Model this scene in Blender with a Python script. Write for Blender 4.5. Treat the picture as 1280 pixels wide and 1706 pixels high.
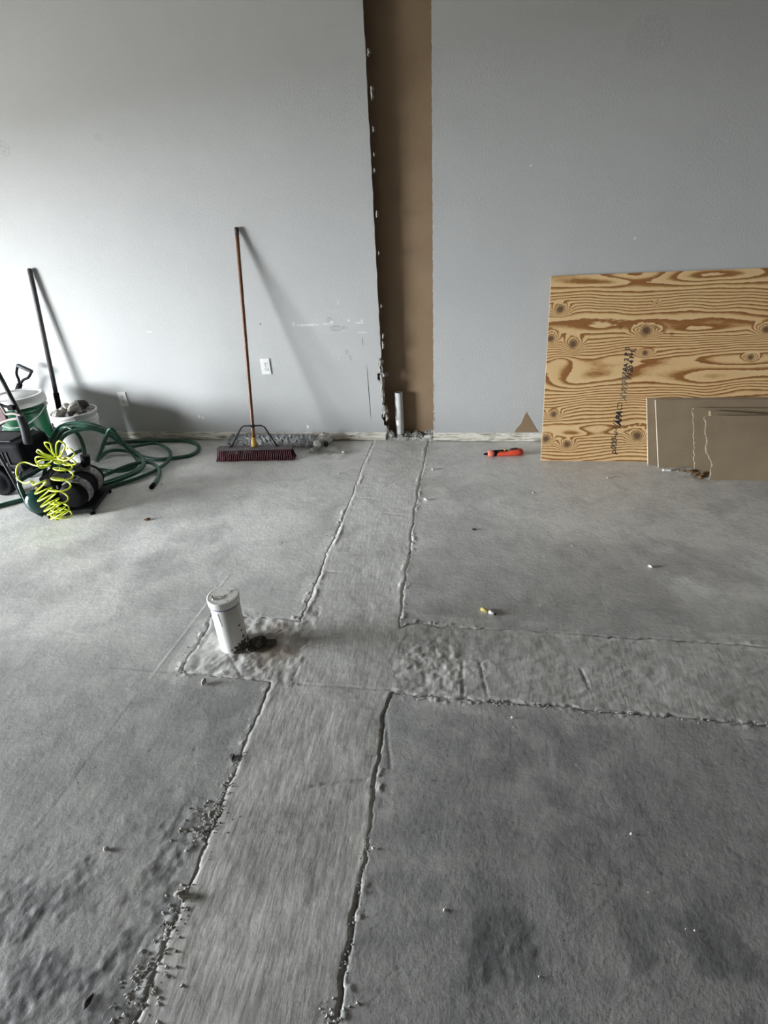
import bpy, bmesh, math, random
import numpy as np
from mathutils import Vector, Matrix

for _o in list(bpy.data.objects):
    bpy.data.objects.remove(_o)
scene = bpy.context.scene
COL = scene.collection

# ------------------------------------------------------------------ camera
# world: x to the right along the back wall, y into the wall (wall face at y=0), z up, metres
F_PX, PITCH, ROLL, YAW = 902.0, 0.50692, -0.05675, 0.17093
CAM = np.array([0.0, -3.8193, 1.5321])
_fw = np.array([-math.sin(YAW) * math.cos(PITCH), math.cos(YAW) * math.cos(PITCH), -math.sin(PITCH)])
_r0 = np.cross(_fw, [0, 0, 1]); _r0 /= np.linalg.norm(_r0)
_u0 = np.cross(_r0, _fw)
_rt = math.cos(ROLL) * _r0 + math.sin(ROLL) * _u0
_up = -math.sin(ROLL) * _r0 + math.cos(ROLL) * _u0
cam_data = bpy.data.cameras.new('camera')
cam = bpy.data.objects.new('camera', cam_data)
COL.objects.link(cam)
cam_data.sensor_fit = 'HORIZONTAL'
cam_data.sensor_width = 36.0
cam_data.lens = 36.0 * F_PX / 1280.0
cam_data.clip_start = 0.02
cam_data.clip_end = 100
cam.matrix_world = Matrix(((_rt[0], _up[0], -_fw[0], CAM[0]),
                           (_rt[1], _up[1], -_fw[1], CAM[1]),
                           (_rt[2], _up[2], -_fw[2], CAM[2]),
                           (0, 0, 0, 1)))
scene.camera = cam

# ------------------------------------------------------------------ light
world = bpy.data.worlds.new('sky'); scene.world = world
world.use_nodes = True
_bg = world.node_tree.nodes['Background']
_bg.inputs[0].default_value = (0.905, 0.958, 1.0, 1)
_bg.inputs[1].default_value = 114.0


def area_light(name, loc, look, sx, sy, watts, colour, spread=math.pi):
    d = bpy.data.lights.new(name, 'AREA')
    d.shape = 'RECTANGLE'; d.size = sx; d.size_y = sy
    d.energy = watts; d.color = colour; d.spread = spread
    o = bpy.data.objects.new(name, d); COL.objects.link(o)
    o.location = loc
    o.rotation_euler = Vector(look).to_track_quat('-Z', 'Y').to_euler()
    return o


# daylight: the sky outside reaches the room through the low open doorway in the left wall
_p = area_light('doorway_daylight', (-7.13, -3.5, 0.95), (1, 0, 0), 2.2, 1.9, 1, (1, 1, 1))
_p.data.cycles.is_portal = True
scene.cycles.max_bounces = 7
scene.cycles.diffuse_bounces = 5
scene.cycles.glossy_bounces = 2
scene.view_settings.view_transform = 'Standard'
scene.view_settings.look = 'None'
scene.view_settings.exposure = 0.0
scene.view_settings.gamma = 1.0
scene.view_settings.use_curve_mapping = False

# ------------------------------------------------------------------ measuring helpers


def _ray(px, py):
    return (px - 640.0) * _rt - (py - 853.0) * _up + F_PX * _fw


def fl(px, py, z=0.0):
    """world point at height z seen at photo pixel"""
    v = _ray(px, py); t = (z - CAM[2]) / v[2]
    return Vector(CAM + t * v)


def wl(px, py, Y=0.0):
    """world point on the plane y=Y seen at photo pixel"""
    v = _ray(px, py); t = (Y - CAM[1]) / v[1]
    return Vector(CAM + t * v)


# ------------------------------------------------------------------ object helpers


def tag(o, label=None, cat=None, group=None, kind=None):
    if label: o['label'] = label
    if cat: o['category'] = cat
    if group: o['group'] = group
    if kind: o['kind'] = kind
    return o


def empty(name, loc=(0, 0, 0), rz=0.0):
    o = bpy.data.objects.new(name, None); COL.objects.link(o)
    o.location = loc; o.rotation_euler = (0, 0, rz); o.empty_display_size = 0.05
    return o


class MB:
    def __init__(self):
        self.v = []; self.f = []; self.s = []

    def add(self, vs, fs, smooth=False, mat=None):
        b = len(self.v)
        if mat is not None:
            vs = [mat @ Vector(p) for p in vs]
        self.v += [tuple(p) for p in vs]
        self.f += [tuple(i + b for i in f) for f in fs]
        self.s += [smooth] * len(fs)
        return self

    def box(self, c, s, mat=None, taper=1.0):
        x, y, z = s[0] / 2, s[1] / 2, s[2] / 2
        vs = []
        for dz in (-z, z):
            k = taper if dz > 0 else 1.0
            for dx, dy in ((-x, -y), (x, -y), (x, y), (-x, y)):
                vs.append((c[0] + dx * k, c[1] + dy * k, c[2] + dz))
        fs = [(3, 2, 1, 0), (4, 5, 6, 7), (0, 1, 5, 4), (1, 2, 6, 5), (2, 3, 7, 6), (3, 0, 4, 7)]
        return self.add(vs, fs, False, mat)

    def cyl(self, p0, p1, r0, r1=None, n=16, caps=True, smooth=True, mat=None):
        r1 = r0 if r1 is None else r1
        return self.loft([p0, p1], [r0, r1], n, caps, smooth, mat)

    def loft(self, pts, radii, n=12, caps=True, smooth=True, mat=None, closed=False):
        pts = [Vector(p) for p in pts]
        m = len(pts)
        if not hasattr(radii, '__len__'):
            radii = [radii] * m
        T = []
        for i in range(m):
            if closed:
                t = pts[(i + 1) % m] - pts[i - 1]
            else:
                t = pts[min(i + 1, m - 1)] - pts[max(i - 1, 0)]
            if t.length < 1e-9: t = Vector((0, 0, 1))
            T.append(t.normalized())
        a = Vector((0, 0, 1)) if abs(T[0].z) < 0.9 else Vector((1, 0, 0))
        nrm = T[0].cross(a).normalized()
        vs = []
        for i in range(m):
            if i:
                q = T[i - 1].rotation_difference(T[i]); nrm = q @ nrm
                nrm = (nrm - T[i] * nrm.dot(T[i])).normalized()
            b = T[i].cross(nrm)
            for k in range(n):
                an = 2 * math.pi * k / n
                vs.append(pts[i] + (nrm * math.cos(an) + b * math.sin(an)) * radii[i])
        fs = []
        for i in range(m if closed else m - 1):
            j = (i + 1) % m
            for k in range(n):
                k2 = (k + 1) % n
                fs.append((i * n + k, i * n + k2, j * n + k2, j * n + k))
        self.add(vs, fs, smooth, mat)
        if caps and not closed:
            b = len(self.v) - len(vs)
            self.f.append(tuple(b + k for k in range(n - 1, -1, -1))); self.s.append(False)
            self.f.append(tuple(b + (m - 1) * n + k for k in range(n))); self.s.append(False)
        return self

    def lathe(self, prof, n=40, c=(0, 0, 0), smooth=True, mat=None, close=False):
        """prof: list of (r, z)"""
        vs = []; fs = []
        for r, z in prof:
            for k in range(n):
                an = 2 * math.pi * k / n
                vs.append((c[0] + r * math.cos(an), c[1] + r * math.sin(an), c[2] + z))
        m = len(prof)
        for i in range(m - 1):
            for k in range(n):
                k2 = (k + 1) % n
                fs.append((i * n + k, i * n + k2, (i + 1) * n + k2, (i + 1) * n + k))
        if prof[0][0] > 1e-5 and close: fs.append(tuple(range(n - 1, -1, -1)))
        if prof[-1][0] > 1e-5 and close: fs.append(tuple((m - 1) * n + k for k in range(n)))
        return self.add(vs, fs, smooth, mat)

    def prism(self, poly, d, mat=None):
        """polygon (list of 2-D points in local x,z) extruded along local y from 0 to d"""
        n = len(poly)
        vs = [(p[0], 0, p[1]) for p in poly] + [(p[0], d, p[1]) for p in poly]
        fs = [tuple(range(n)), tuple(range(2 * n - 1, n - 1, -1))]
        for i in range(n):
            j = (i + 1) % n
            fs.append((j, i, n + i, n + j))
        return self.add(vs, fs, False, mat)

    def build(self, name, mat, parent=None, bevel=0.0, seg=2, subd=0, loc=None):
        me = bpy.data.meshes.new(name)
        me.from_pydata(self.v, [], self.f)
        me.polygons.foreach_set('use_smooth', self.s)
        me.update()
        o = bpy.data.objects.new(name, me); COL.objects.link(o)
        if mat: me.materials.append(mat)
        if parent: o.parent = parent
        if loc: o.location = loc
        if bevel > 0:
            b = o.modifiers.new('bevel', 'BEVEL'); b.width = bevel; b.segments = seg
            b.limit_method = 'ANGLE'; b.angle_limit = math.radians(35)
        if subd:
            s = o.modifiers.new('subd', 'SUBSURF'); s.levels = subd; s.render_levels = subd
        return o


def catmull(P, per=8, closed=False):
    P = [Vector(p) for p in P]; out = []; n = len(P)
    rng = range(n if closed else n - 1)
    for i in rng:
        if closed:
            a, b, c, d = P[i - 1], P[i], P[(i + 1) % n], P[(i + 2) % n]
        else:
            b, c = P[i], P[i + 1]
            a = P[i - 1] if i else b * 2 - c
            d = P[i + 2] if i + 2 < n else c * 2 - b
        for k in range(per):
            t = k / per
            out.append(0.5 * ((2 * b) + (c - a) * t + (2 * a - 5 * b + 4 * c - d) * t * t + (3 * b - a - 3 * c + d) * t ** 3))
    if not closed: out.append(P[-1])
    return out


def rock(name, mat, parent, c, size, seed, sub=2, rough=0.35, flat=False, rz=0.0):
    rnd = random.Random(seed)
    bm = bmesh.new()
    bmesh.ops.create_icosphere(bm, subdivisions=sub, radius=1.0)
    planes = [(Vector((rnd.uniform(-1, 1), rnd.uniform(-1, 1), rnd.uniform(-1, 1))).normalized(), rnd.uniform(0.55, 0.9)) for _ in range(9)]
    for v in bm.verts:
        p = v.co.copy()
        for nn, dd in planes:
            e = p.dot(nn)
            if e > dd: p -= nn * (e - dd)
        p += Vector((rnd.uniform(-1, 1), rnd.uniform(-1, 1), rnd.uniform(-1, 1))) * rough * 0.12
        v.co = Vector((p.x * size[0], p.y * size[1], p.z * size[2]))
    if rz: bmesh.ops.rotate(bm, verts=bm.verts, cent=(0, 0, 0), matrix=Matrix.Rotation(rz, 3, 'Z'))
    zmin = min(v.co.z for v in bm.verts)
    me = bpy.data.meshes.new(name); bm.to_mesh(me); bm.free()
    me.materials.append(mat)
    o = bpy.data.objects.new(name, me); COL.objects.link(o)
    o.location = (c[0], c[1], c[2] - (zmin if flat else 0))
    if parent: o.parent = parent
    return o


# ------------------------------------------------------------------ numpy noise


def vnoise(x, y, seed=0):
    xi = np.floor(x).astype(np.int64); yi = np.floor(y).astype(np.int64)
    fx = x - xi; fy = y - yi
    fx = fx * fx * (3 - 2 * fx); fy = fy * fy * (3 - 2 * fy)

    def h(a, b):
        n = (a * 374761393 + b * 668265263 + seed * 974634777) & 0x7fffffff
        n = ((n ^ (n >> 13)) * 1274126177) & 0x7fffffff
        n = n ^ (n >> 16)
        return (n & 0xffff) / 65535.0
    return (h(xi, yi) * (1 - fx) + h(xi + 1, yi) * fx) * (1 - fy) + (h(xi, yi + 1) * (1 - fx) + h(xi + 1, yi + 1) * fx) * fy


def fbm(x, y, seed=0, oct=4):
    s = np.zeros_like(x); a = 0.5; t = 0
    for i in range(oct):
        s += a * vnoise(x, y, seed + i * 17); t += a
        x = x * 2.03 + 7.1; y = y * 2.03 + 3.7; a *= 0.5
    return s / t


# ------------------------------------------------------------------ materials


def new_mat(name):
    m = bpy.data.materials.new(name); m.use_nodes = True
    nt = m.node_tree
    return m, nt, nt.nodes['Principled BSDF']


def N(nt, t, **kw):
    n = nt.nodes.new(t)
    for k, v in kw.items():
        if k.startswith('i_'):
            key = k[2:]
            key = int(key) if key.isdigit() else key
            n.inputs[key].default_value = v
        else:
            setattr(n, k, v)
    return n


def ramp(nt, fac, stops, interp='LINEAR'):
    n = nt.nodes.new('ShaderNodeValToRGB')
    cr = n.color_ramp; cr.interpolation = interp
    while len(cr.elements) < len(stops): cr.elements.new(0.5)
    for e, (p, c) in zip(cr.elements, stops):
        e.position = p; e.color = (*c, 1) if len(c) == 3 else c
    if fac is not None: nt.links.new(fac, n.inputs[0])
    return n


def mix(nt, fac, a, b, mode='MIX'):
    n = nt.nodes.new('ShaderNodeMix'); n.data_type = 'RGBA'; n.blend_type = mode
    for sock, v in ((n.inputs[0], fac), (n.inputs[6], a), (n.inputs[7], b)):
        if hasattr(v, 'is_output') or hasattr(v, 'links'):
            nt.links.new(v, sock)
        elif isinstance(v, (int, float)):
            sock.default_value = v
        else:
            sock.default_value = (*v, 1) if len(v) == 3 else v
    return n.outputs[2]


def math_n(nt, op, a, b=None, c=None):
    n = nt.nodes.new('ShaderNodeMath'); n.operation = op
    for i, v in enumerate((a, b, c)):
        if v is None: continue
        if hasattr(v, 'links'): nt.links.new(v, n.inputs[i])
        else: n.inputs[i].default_value = v
    return n.outputs[0]


def plain(name, c1, c2=None, rough=0.6, scale=30.0, metal=0.0, bump=0.0, bscale=None, spec=0.5, stretch=None, lo=0.35, hi=0.65):
    """two-tone noisy surface"""
    m, nt, b = new_mat(name)
    b.inputs['Roughness'].default_value = rough
    b.inputs['Metallic'].default_value = metal
    b.inputs['Specular IOR Level'].default_value = spec
    tc = N(nt, 'ShaderNodeTexCoord')
    co = tc.outputs['Object']
    if stretch:
        mp = N(nt, 'ShaderNodeMapping'); mp.inputs['Scale'].default_value = stretch
        nt.links.new(co, mp.inputs[0]); co = mp.outputs[0]
    nz = N(nt, 'ShaderNodeTexNoise', i_Scale=scale, i_Detail=5.0, i_Roughness=0.6)
    nt.links.new(co, nz.inputs['Vector'])
    r = ramp(nt, nz.outputs[0], [(lo, c1), (hi, c2 or c1)])
    nt.links.new(r.outputs[0], b.inputs['Base Color'])
    if bump > 0:
        n2 = N(nt, 'ShaderNodeTexNoise', i_Scale=bscale or scale * 3, i_Detail=4.0)
        nt.links.new(co, n2.inputs['Vector'])
        bp = N(nt, 'ShaderNodeBump', i_Strength=bump, i_Distance=0.01)
        nt.links.new(n2.outputs[0], bp.inputs['Height'])
        nt.links.new(bp.outputs[0], b.inputs['Normal'])
    return m

# ================================================================== materials of the setting


def paint_material():
    m, nt, b = new_mat('grey_wall_paint')
    tc = N(nt, 'ShaderNodeTexCoord'); co = tc.outputs['Object']
    sp = N(nt, 'ShaderNodeSeparateXYZ'); nt.links.new(co, sp.inputs[0])
    X, Z = sp.outputs[0], sp.outputs[2]
    big = N(nt, 'ShaderNodeTexNoise', i_Scale=1.3, i_Detail=3.0); nt.links.new(co, big.inputs['Vector'])
    col = ramp(nt, big.outputs[0], [(0.3, (0.460, 0.463, 0.460)), (0.7, (0.490, 0.493, 0.488))]).outputs[0]
    rag = N(nt, 'ShaderNodeTexNoise', i_Scale=70.0, i_Detail=4.0, i_Roughness=0.7); nt.links.new(co, rag.inputs['Vector'])

    def splat(col, px, py, rx, ry, c, strength, slant=0.0, thr=0.45):
        p = wl(px, py)
        sx = rx / 237.0; sz = ry / 237.0
        dz0 = math_n(nt, 'SUBTRACT', Z, p.z)
        dx0 = math_n(nt, 'SUBTRACT', X, p.x)
        if slant: dx0 = math_n(nt, 'ADD', dx0, math_n(nt, 'MULTIPLY', dz0, slant))
        dx = math_n(nt, 'DIVIDE', dx0, sx); dz = math_n(nt, 'DIVIDE', dz0, sz)
        d2 = math_n(nt, 'ADD', math_n(nt, 'MULTIPLY', dx, dx), math_n(nt, 'MULTIPLY', dz, dz))
        e = math_n(nt, 'SUBTRACT', 1.0, d2)
        e = math_n(nt, 'MAXIMUM', e, 0.0)
        e = math_n(nt, 'MINIMUM', math_n(nt, 'MULTIPLY', e, 3.0), 1.0)
        if thr > 0:
            g = math_n(nt, 'SUBTRACT', rag.outputs[0], thr)
            g = math_n(nt, 'MULTIPLY', g, 7.0)
            g = math_n(nt, 'MAXIMUM', math_n(nt, 'MINIMUM', g, 1.0), 0.0)
            e = math_n(nt, 'MULTIPLY', e, g)
        e = math_n(nt, 'MULTIPLY', e, strength)
        return mix(nt, e, col, c)
    W = (0.72, 0.72, 0.70); D = (0.09, 0.09, 0.085)
    for a in [
        (560, 547, 13, 5, D, 0.55), (549, 533, 7, 5, D, 0.40), (578, 586, 4, 4, D, 0.6), (584, 596, 3, 5, D, 0.6), (575, 545, 5, 4, D, .4),
        (555, 535, 45, 22, W, 0.14), (575, 590, 30, 14, W, 0.15), (8, 248, 11, 12, D, 0.22), (163, 229, 8, 6, D, 0.15),
        (1083, 61, 30, 24, D, 0.13), (562, 503, 4, 5, W, 0.5),
    ]: col = splat(col, *a)
    for a in [
        (510, 541.5, 26, 1.9, W, 0.8, 0, 0.4), (545, 540, 9, 2.0, W, 0.7, 0, 0.4), (598, 538, 9, 1.6, W, 0.8, 0, 0.35), (604, 554, 9, 1.5, W, 0.6, 0, 0.35),
        (603, 534, 1.5, 3, W, 0.8, 0, 0), (489, 539, 1.5, 3, W, .8, 0, 0), (248, 553, 7, 1.2, W, 0.8, 0, 0.35), (513, 711, 2.2, 3.4, (0.85, 0.85, 0.85), 1.0, 0, 0),
        (332, 694, 1.6, 4, (0.8, 0.8, 0.8), 0.9, 0.25, 0), (338, 696, 1.6, 4, (0.8, 0.8, 0.8), 0.9, 0.25, 0), (885, 276, 2, 2, W, 0.7, 0, 0), (1058, 397, 1.6, 2.2, W, 0.8, 0, 0),
        (553, 537, 4, 3, W, 0.9, 0, .4), (581, 534, 2, 2, W, 0.9, 0, 0), (434, 540, 1.6, 1.6, D, 0.8, 0, 0),
        (615.0, 655, 0.75, 54, (0.03, 0.03, 0.03), 0.95, 0.012, 0), (604.5, 569, 0.7, 7, D, 0.7, 0.01, 0),
    ]: col = splat(col, *a)
    nt.links.new(col, b.inputs['Base Color'])
    b.inputs['Roughness'].default_value = 0.55
    b.inputs['Specular IOR Level'].default_value = 0.35
    n2 = N(nt, 'ShaderNodeTexNoise', i_Scale=95.0, i_Detail=2.0); nt.links.new(co, n2.inputs['Vector'])
    bp = N(nt, 'ShaderNodeBump', i_Strength=0.22, i_Distance=0.006)
    nt.links.new(n2.outputs[0], bp.inputs['Height']); nt.links.new(bp.outputs[0], b.inputs['Normal'])
    return m


def concrete_material(name, a, bcol, dark, warm, streak=None, bump=0.35):
    m, nt, b = new_mat(name)
    tc = N(nt, 'ShaderNodeTexCoord'); co = tc.outputs['Object']
    n1 = N(nt, 'ShaderNodeTexNoise', i_Scale=2.2, i_Detail=4.0, i_Roughness=0.62, i_Distortion=0.6); nt.links.new(co, n1.inputs['Vector'])
    col = ramp(nt, n1.outputs[0], [(0.33, a), (0.67, bcol)]).outputs[0]
    n2 = N(nt, 'ShaderNodeTexNoise', i_Scale=11.0, i_Detail=5.0, i_Roughness=0.7, i_Distortion=0.4); nt.links.new(co, n2.inputs['Vector'])
    f2 = ramp(nt, n2.outputs[0], [(0.5, (0, 0, 0)), (0.75, (1, 1, 1))]).outputs[0]
    col = mix(nt, math_n(nt, 'MULTIPLY', f2, 0.5), col, dark)
    n6 = N(nt, 'ShaderNodeTexNoise', i_Scale=5.0, i_Detail=6.0, i_Roughness=0.72, i_Distortion=1.2); nt.links.new(co, n6.inputs['Vector'])
    f6 = ramp(nt, n6.outputs[0], [(0.32, (0.80, 0.80, 0.81)), (0.5, (1.0, 1.0, 1.0)), (0.7, (1.13, 1.12, 1.10))]).outputs[0]
    n7 = N(nt, 'ShaderNodeTexNoise', i_Scale=55.0, i_Detail=3.0, i_Roughness=0.7); nt.links.new(co, n7.inputs['Vector'])
    f7 = ramp(nt, n7.outputs[0], [(0.30, (0.84, 0.84, 0.84)), (0.45, (1.0, 1.0, 1.0)), (0.68, (1.06, 1.06, 1.05))]).outputs[0]
    n3 = N(nt, 'ShaderNodeTexNoise', i_Scale=240.0, i_Detail=1.0); nt.links.new(co, n3.inputs['Vector'])
    f3 = ramp(nt, n3.outputs[0], [(0.3, (0.86, 0.86, 0.86)), (0.7, (1.1, 1.1, 1.1))]).outputs[0]
    col = mix(nt, 1.0, col, f3, 'MULTIPLY')
    at = N(nt, 'ShaderNodeAttribute', attribute_name='stain_and_light')
    sp = N(nt, 'ShaderNodeSeparateColor'); nt.links.new(at.outputs['Color'], sp.inputs[0])
    col = mix(nt, sp.outputs[0], col, dark)            # dark grime
    col = mix(nt, sp.outputs[1], col, (0.70, 0.69, 0.665))   # pale dust and crumbs, plus light painted in near the wall
    col = mix(nt, sp.outputs[2], col, warm)            # damp brown
    col = mix(nt, 1.0, col, f6, 'MULTIPLY'); col = mix(nt, 1.0, col, f7, 'MULTIPLY')
    nt.links.new(col, b.inputs['Base Color'])
    b.inputs['Roughness'].default_value = 0.46
    b.inputs['Specular IOR Level'].default_value = 0.6
    if streak:
        mp = N(nt, 'ShaderNodeMapping'); mp.inputs['Scale'].default_value = streak; nt.links.new(co, mp.inputs[0])
        n4 = N(nt, 'ShaderNodeTexNoise', i_Scale=1.0, i_Detail=4.0, i_Roughness=0.6); nt.links.new(mp.outputs[0], n4.inputs['Vector'])
        hsum = math_n(nt, 'ADD', n4.outputs[0], math_n(nt, 'MULTIPLY', n2.outputs[0], 0.8))
    else:
        hsum = math_n(nt, 'ADD', n2.outputs[0], math_n(nt, 'MULTIPLY', n7.outputs[0], 0.7))
    bp = N(nt, 'ShaderNodeBump', i_Strength=bump, i_Distance=0.012)
    nt.links.new(hsum, bp.inputs['Height']); nt.links.new(bp.outputs[0], b.inputs['Normal'])
    return m


def scar_material():
    m, nt, b = new_mat('bare_baseboard_strip')
    tc = N(nt, 'ShaderNodeTexCoord'); co = tc.outputs['Object']
    mp = N(nt, 'ShaderNodeMapping'); mp.inputs['Scale'].default_value = (5, 5, 75); nt.links.new(co, mp.inputs[0])
    n1 = N(nt, 'ShaderNodeTexNoise', i_Scale=1.0, i_Detail=6.0, i_Roughness=0.65); nt.links.new(mp.outputs[0], n1.inputs['Vector'])
    col = ramp(nt, n1.outputs[0], [(0.36, (0.12, 0.10, 0.08)), (0.42, (0.50, 0.45, 0.36)), (0.50, (0.80, 0.77, 0.68)), (0.62, (0.78, 0.77, 0.73)), (0.72, (0.50, 0.51, 0.50))]).outputs[0]
    n2 = N(nt, 'ShaderNodeTexNoise', i_Scale=9.0, i_Detail=5.0, i_Roughness=0.7); nt.links.new(co, n2.inputs['Vector'])
    f = ramp(nt, n2.outputs[0], [(0.57, (0, 0, 0)), (0.62, (1, 1, 1))]).outputs[0]
    col = mix(nt, math_n(nt, 'MULTIPLY', f, 0.5), col, (0.40, 0.36, 0.29))
    nt.links.new(col, b.inputs['Base Color'])
    b.inputs['Roughness'].default_value = 0.9
    bp = N(nt, 'ShaderNodeBump', i_Strength=0.6, i_Distance=0.01)
    nt.links.new(n1.outputs[0], bp.inputs['Height']); nt.links.new(bp.outputs[0], b.inputs['Normal'])
    return m


M_PAINT = paint_material()
M_FLOOR = concrete_material('old_concrete_slab', (0.275, 0.272, 0.264), (0.34, 0.336, 0.325), (0.15, 0.15, 0.15), (0.20, 0.165, 0.125), bump=0.17)
M_PATCH = concrete_material('fresh_concrete_patch', (0.335, 0.327, 0.31), (0.405, 0.395, 0.373), (0.20, 0.19, 0.178), (0.235, 0.19, 0.145), streak=(75, 18, 40), bump=0.13)
M_SCAR = scar_material()
M_GYPSUM = plain('gypsum_core', (0.55, 0.54, 0.52), (0.72, 0.71, 0.68), 0.95, 60)
M_BROWN = plain('brown_drywall_paper', (0.245, 0.165, 0.098), (0.275, 0.19, 0.115), 0.9, 6.0, bump=0.08, bscale=200)
M_TORN = plain('torn_grey_paper', (0.22, 0.20, 0.18), (0.42, 0.40, 0.37), 0.95, 40)
M_STUD = plain('dark_steel_stud', (0.045, 0.04, 0.035), (0.075, 0.065, 0.055), 0.6, 12, metal=0.0)
M_RUBBLE = plain('dusty_rubble', (0.20, 0.19, 0.175), (0.50, 0.49, 0.46), 0.95, 28, bump=0.5)
M_OFFWHITE = plain('plain_offwhite', (0.50, 0.49, 0.47), (0.54, 0.53, 0.51), 0.8, 2)
M_DIM = plain('dim_ceiling_tiles', (0.17, 0.16, 0.145), (0.20, 0.19, 0.17), 0.9, 2)

# ================================================================== floor
RX0, RX1, RY0 = -7.0, 4.2, -8.0


def graded(segs):
    out = [segs[0][0]]
    for a, b, st in segs:
        n = max(1, int(round((b - a) / st)))
        out += list(np.linspace(a, b, n + 1)[1:])
    return np.array(out)


gx = graded([(RX0, -3.8, 0.10), (-3.8, -1.75, 0.016), (-1.75, 0.75, 0.005), (0.75, 1.9, 0.010), (1.9, 2.9, 0.022), (2.9, RX1, 0.15)])
gy = graded([(RY0, -4.6, 0.17), (-4.6, -3.75, 0.02), (-3.75, -1.9, 0.0045), (-1.9, -0.9, 0.0065), (-0.9, 0.12, 0.009)])
GX, GY = np.meshgrid(gx, gy)
fx = GX.ravel(); fy = GY.ravel()


def poly_px(pts):
    return np.array([[fl(*p).x, fl(*p).y] for p in pts])


EDGE_L1 = [(622, 738), (605, 775), (591, 815), (570, 866), (550, 910), (535, 950), (515, 1000), (500, 1034)]
BRANCH_L = [(440, 1029), (352, 1022), (345, 1048), (312, 1100), (302, 1121), (380, 1128), (450, 1137)]
EDGE_L2 = [(440, 1167), (425, 1205), (405, 1252), (384, 1303), (368, 1342), (350, 1388), (330, 1442), (310, 1492), (285, 1552), (262, 1606), (245, 1656), (226, 1706)]
EDGE_R2 = [(560, 1706), (565, 1680), (578, 1600), (590, 1530), (601, 1478), (612, 1418), (620, 1360), (626, 1300), (636, 1240), (638, 1190), (656, 1155)]
BRANCH_R = [(700, 1160), (800, 1167), (900, 1176), (1000, 1184), (1100, 1193), (1200, 1202), (1280, 1208), (1400, 1218), (1860, 1262), (1860, 1118), (1400, 1086), (1280, 1077), (1200, 1071), (1100, 1065), (1000, 1059), (900, 1052), (800, 1047), (740, 1044), (700, 1038), (667, 1046)]
EDGE_R1 = [(672, 985), (682, 930), (688, 880), (697, 820), (706, 780), (714, 736)]
pl1 = poly_px(EDGE_L1 + BRANCH_L + EDGE_L2); pr1 = poly_px(EDGE_R2 + BRANCH_R + EDGE_R1)
POLY = np.vstack([[[-0.735, 0.10]], pl1, [[-0.70, -4.4], [-0.235, -4.4]], pr1, [[-0.29, 0.10]]])


def poly_sd(x, y, P):
    """signed distance, positive inside"""
    d2 = np.full(x.shape, 1e9); ins = np.zeros(x.shape, bool)
    n = len(P)
    for i in range(n):
        a = P[i]; b = P[(i + 1) % n]
        ab = b - a
        t = np.clip(((x - a[0]) * ab[0] + (y - a[1]) * ab[1]) / (ab @ ab), 0, 1)
        dx = x - (a[0] + t * ab[0]); dy = y - (a[1] + t * ab[1])
        d2 = np.minimum(d2, dx * dx + dy * dy)
        c = ((a[1] > y) != (b[1] > y))
        if abs(ab[1]) > 1e-12:
            ins ^= c & (x < (b[0] - a[0]) * (y - a[1]) / ab[1] + a[0])
    return np.where(ins, 1, -1) * np.sqrt(d2)


near = (fx > -1.4) & (fx < 2.9) & (fy > -4.6)
SD = np.full(fx.shape, -1.0)
wob = (fbm(fx[near] * 9, fy[near] * 9, 3) - 0.5) * 0.014 + (fbm(fx[near] * 45, fy[near] * 45, 5) - 0.5) * 0.014
SD[near] = poly_sd(fx[near], fy[near], POLY) + wob


def seg_d(x, y, p, q):
    p = np.array(p); q = np.array(q); ab = q - p
    t = np.clip(((x - p[0]) * ab[0] + (y - p[1]) * ab[1]) / (ab @ ab), 0, 1)
    return np.hypot(x - p[0] - t * ab[0], y - p[1] - t * ab[1]), t


def w2(px, py):
    v = fl(px, py); return (v.x, v.y)


sm = lambda e0, e1, v: (lambda t: t * t * (3 - 2 * t))(np.clip((v - e0) / (e1 - e0), 0, 1))
# --- slab height and grime
fz = (fbm(fx * 3, fy * 3, 11) - 0.5) * 0.003 + (fbm(fx * 30, fy * 30, 21, 3) - 0.5) * 0.0007
grime = np.zeros_like(fx); dust = np.zeros_like(fx); damp = np.zeros_like(fx)  # dust also carries light painted into the floor colour
# rough spalled areas near the viewer, lower left
nz = fbm(fx * 14, fy * 14, 31, 5); nzl = fbm(fx * 4, fy * 4, 77, 4)


def blob(px, py, r, strength, lo=0.35, hi=0.65, n=None):
    c = w2(px, py)
    d = np.hypot(fx - c[0], fy - c[1]) / r
    return strength * np.clip(1 - d * d, 0, 1) * sm(lo, hi, nz if n is None else n)


for a in [(120, 1620, 0.42, 0.75), (60, 1540, 0.30, 0.5), (200, 1560, 0.18, 0.7), (850, 1600, 0.12, 0.9), (800, 1580, 0.2, 0.45), (1230, 1690, 0.28, 0.8), (330, 1400, 0.16, 0.6),
          (700, 1010, 0.25, 0.7), (760, 930, 0.6, 0.5), (1060, 980, 0.8, 0.55), (890, 1260, 0.40, 0.55), (330, 940, 0.5, 0.4), (500, 880, 0.3, 0.4), (560, 920, 0.2, 0.35), (250, 1230, 0.35, 0.4), (380, 1180, 0.2, 0.6),
          (1000, 1480, 0.5, 0.3), (700, 1480, 0.3, 0.3), (320, 1130, 0.12, 0.8), (240, 765, 0.5, 0.2), (560, 745, 0.1, 0.3)]:
    grime += blob(*a)
for a in [(800, 760, 0.6, 0.5), (250, 900, 0.9, 0.35), (400, 850, 0.9, 0.35), (150, 1010, 0.6, 0.3), (600, 1030, 0.3, 0.0), (750, 790, 0.6, 0.4), (1000, 850, 1.0, 0.2), (480, 800, 0.4, 0.4), (1200, 870, 0.7, 0.9), (1250, 960, .5, .5), (620, 800, .5, .6)]:  # blobs below the plywood paint missing light into the floor
    dust += blob(*a, 0.3, 0.7, nzl)
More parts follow.
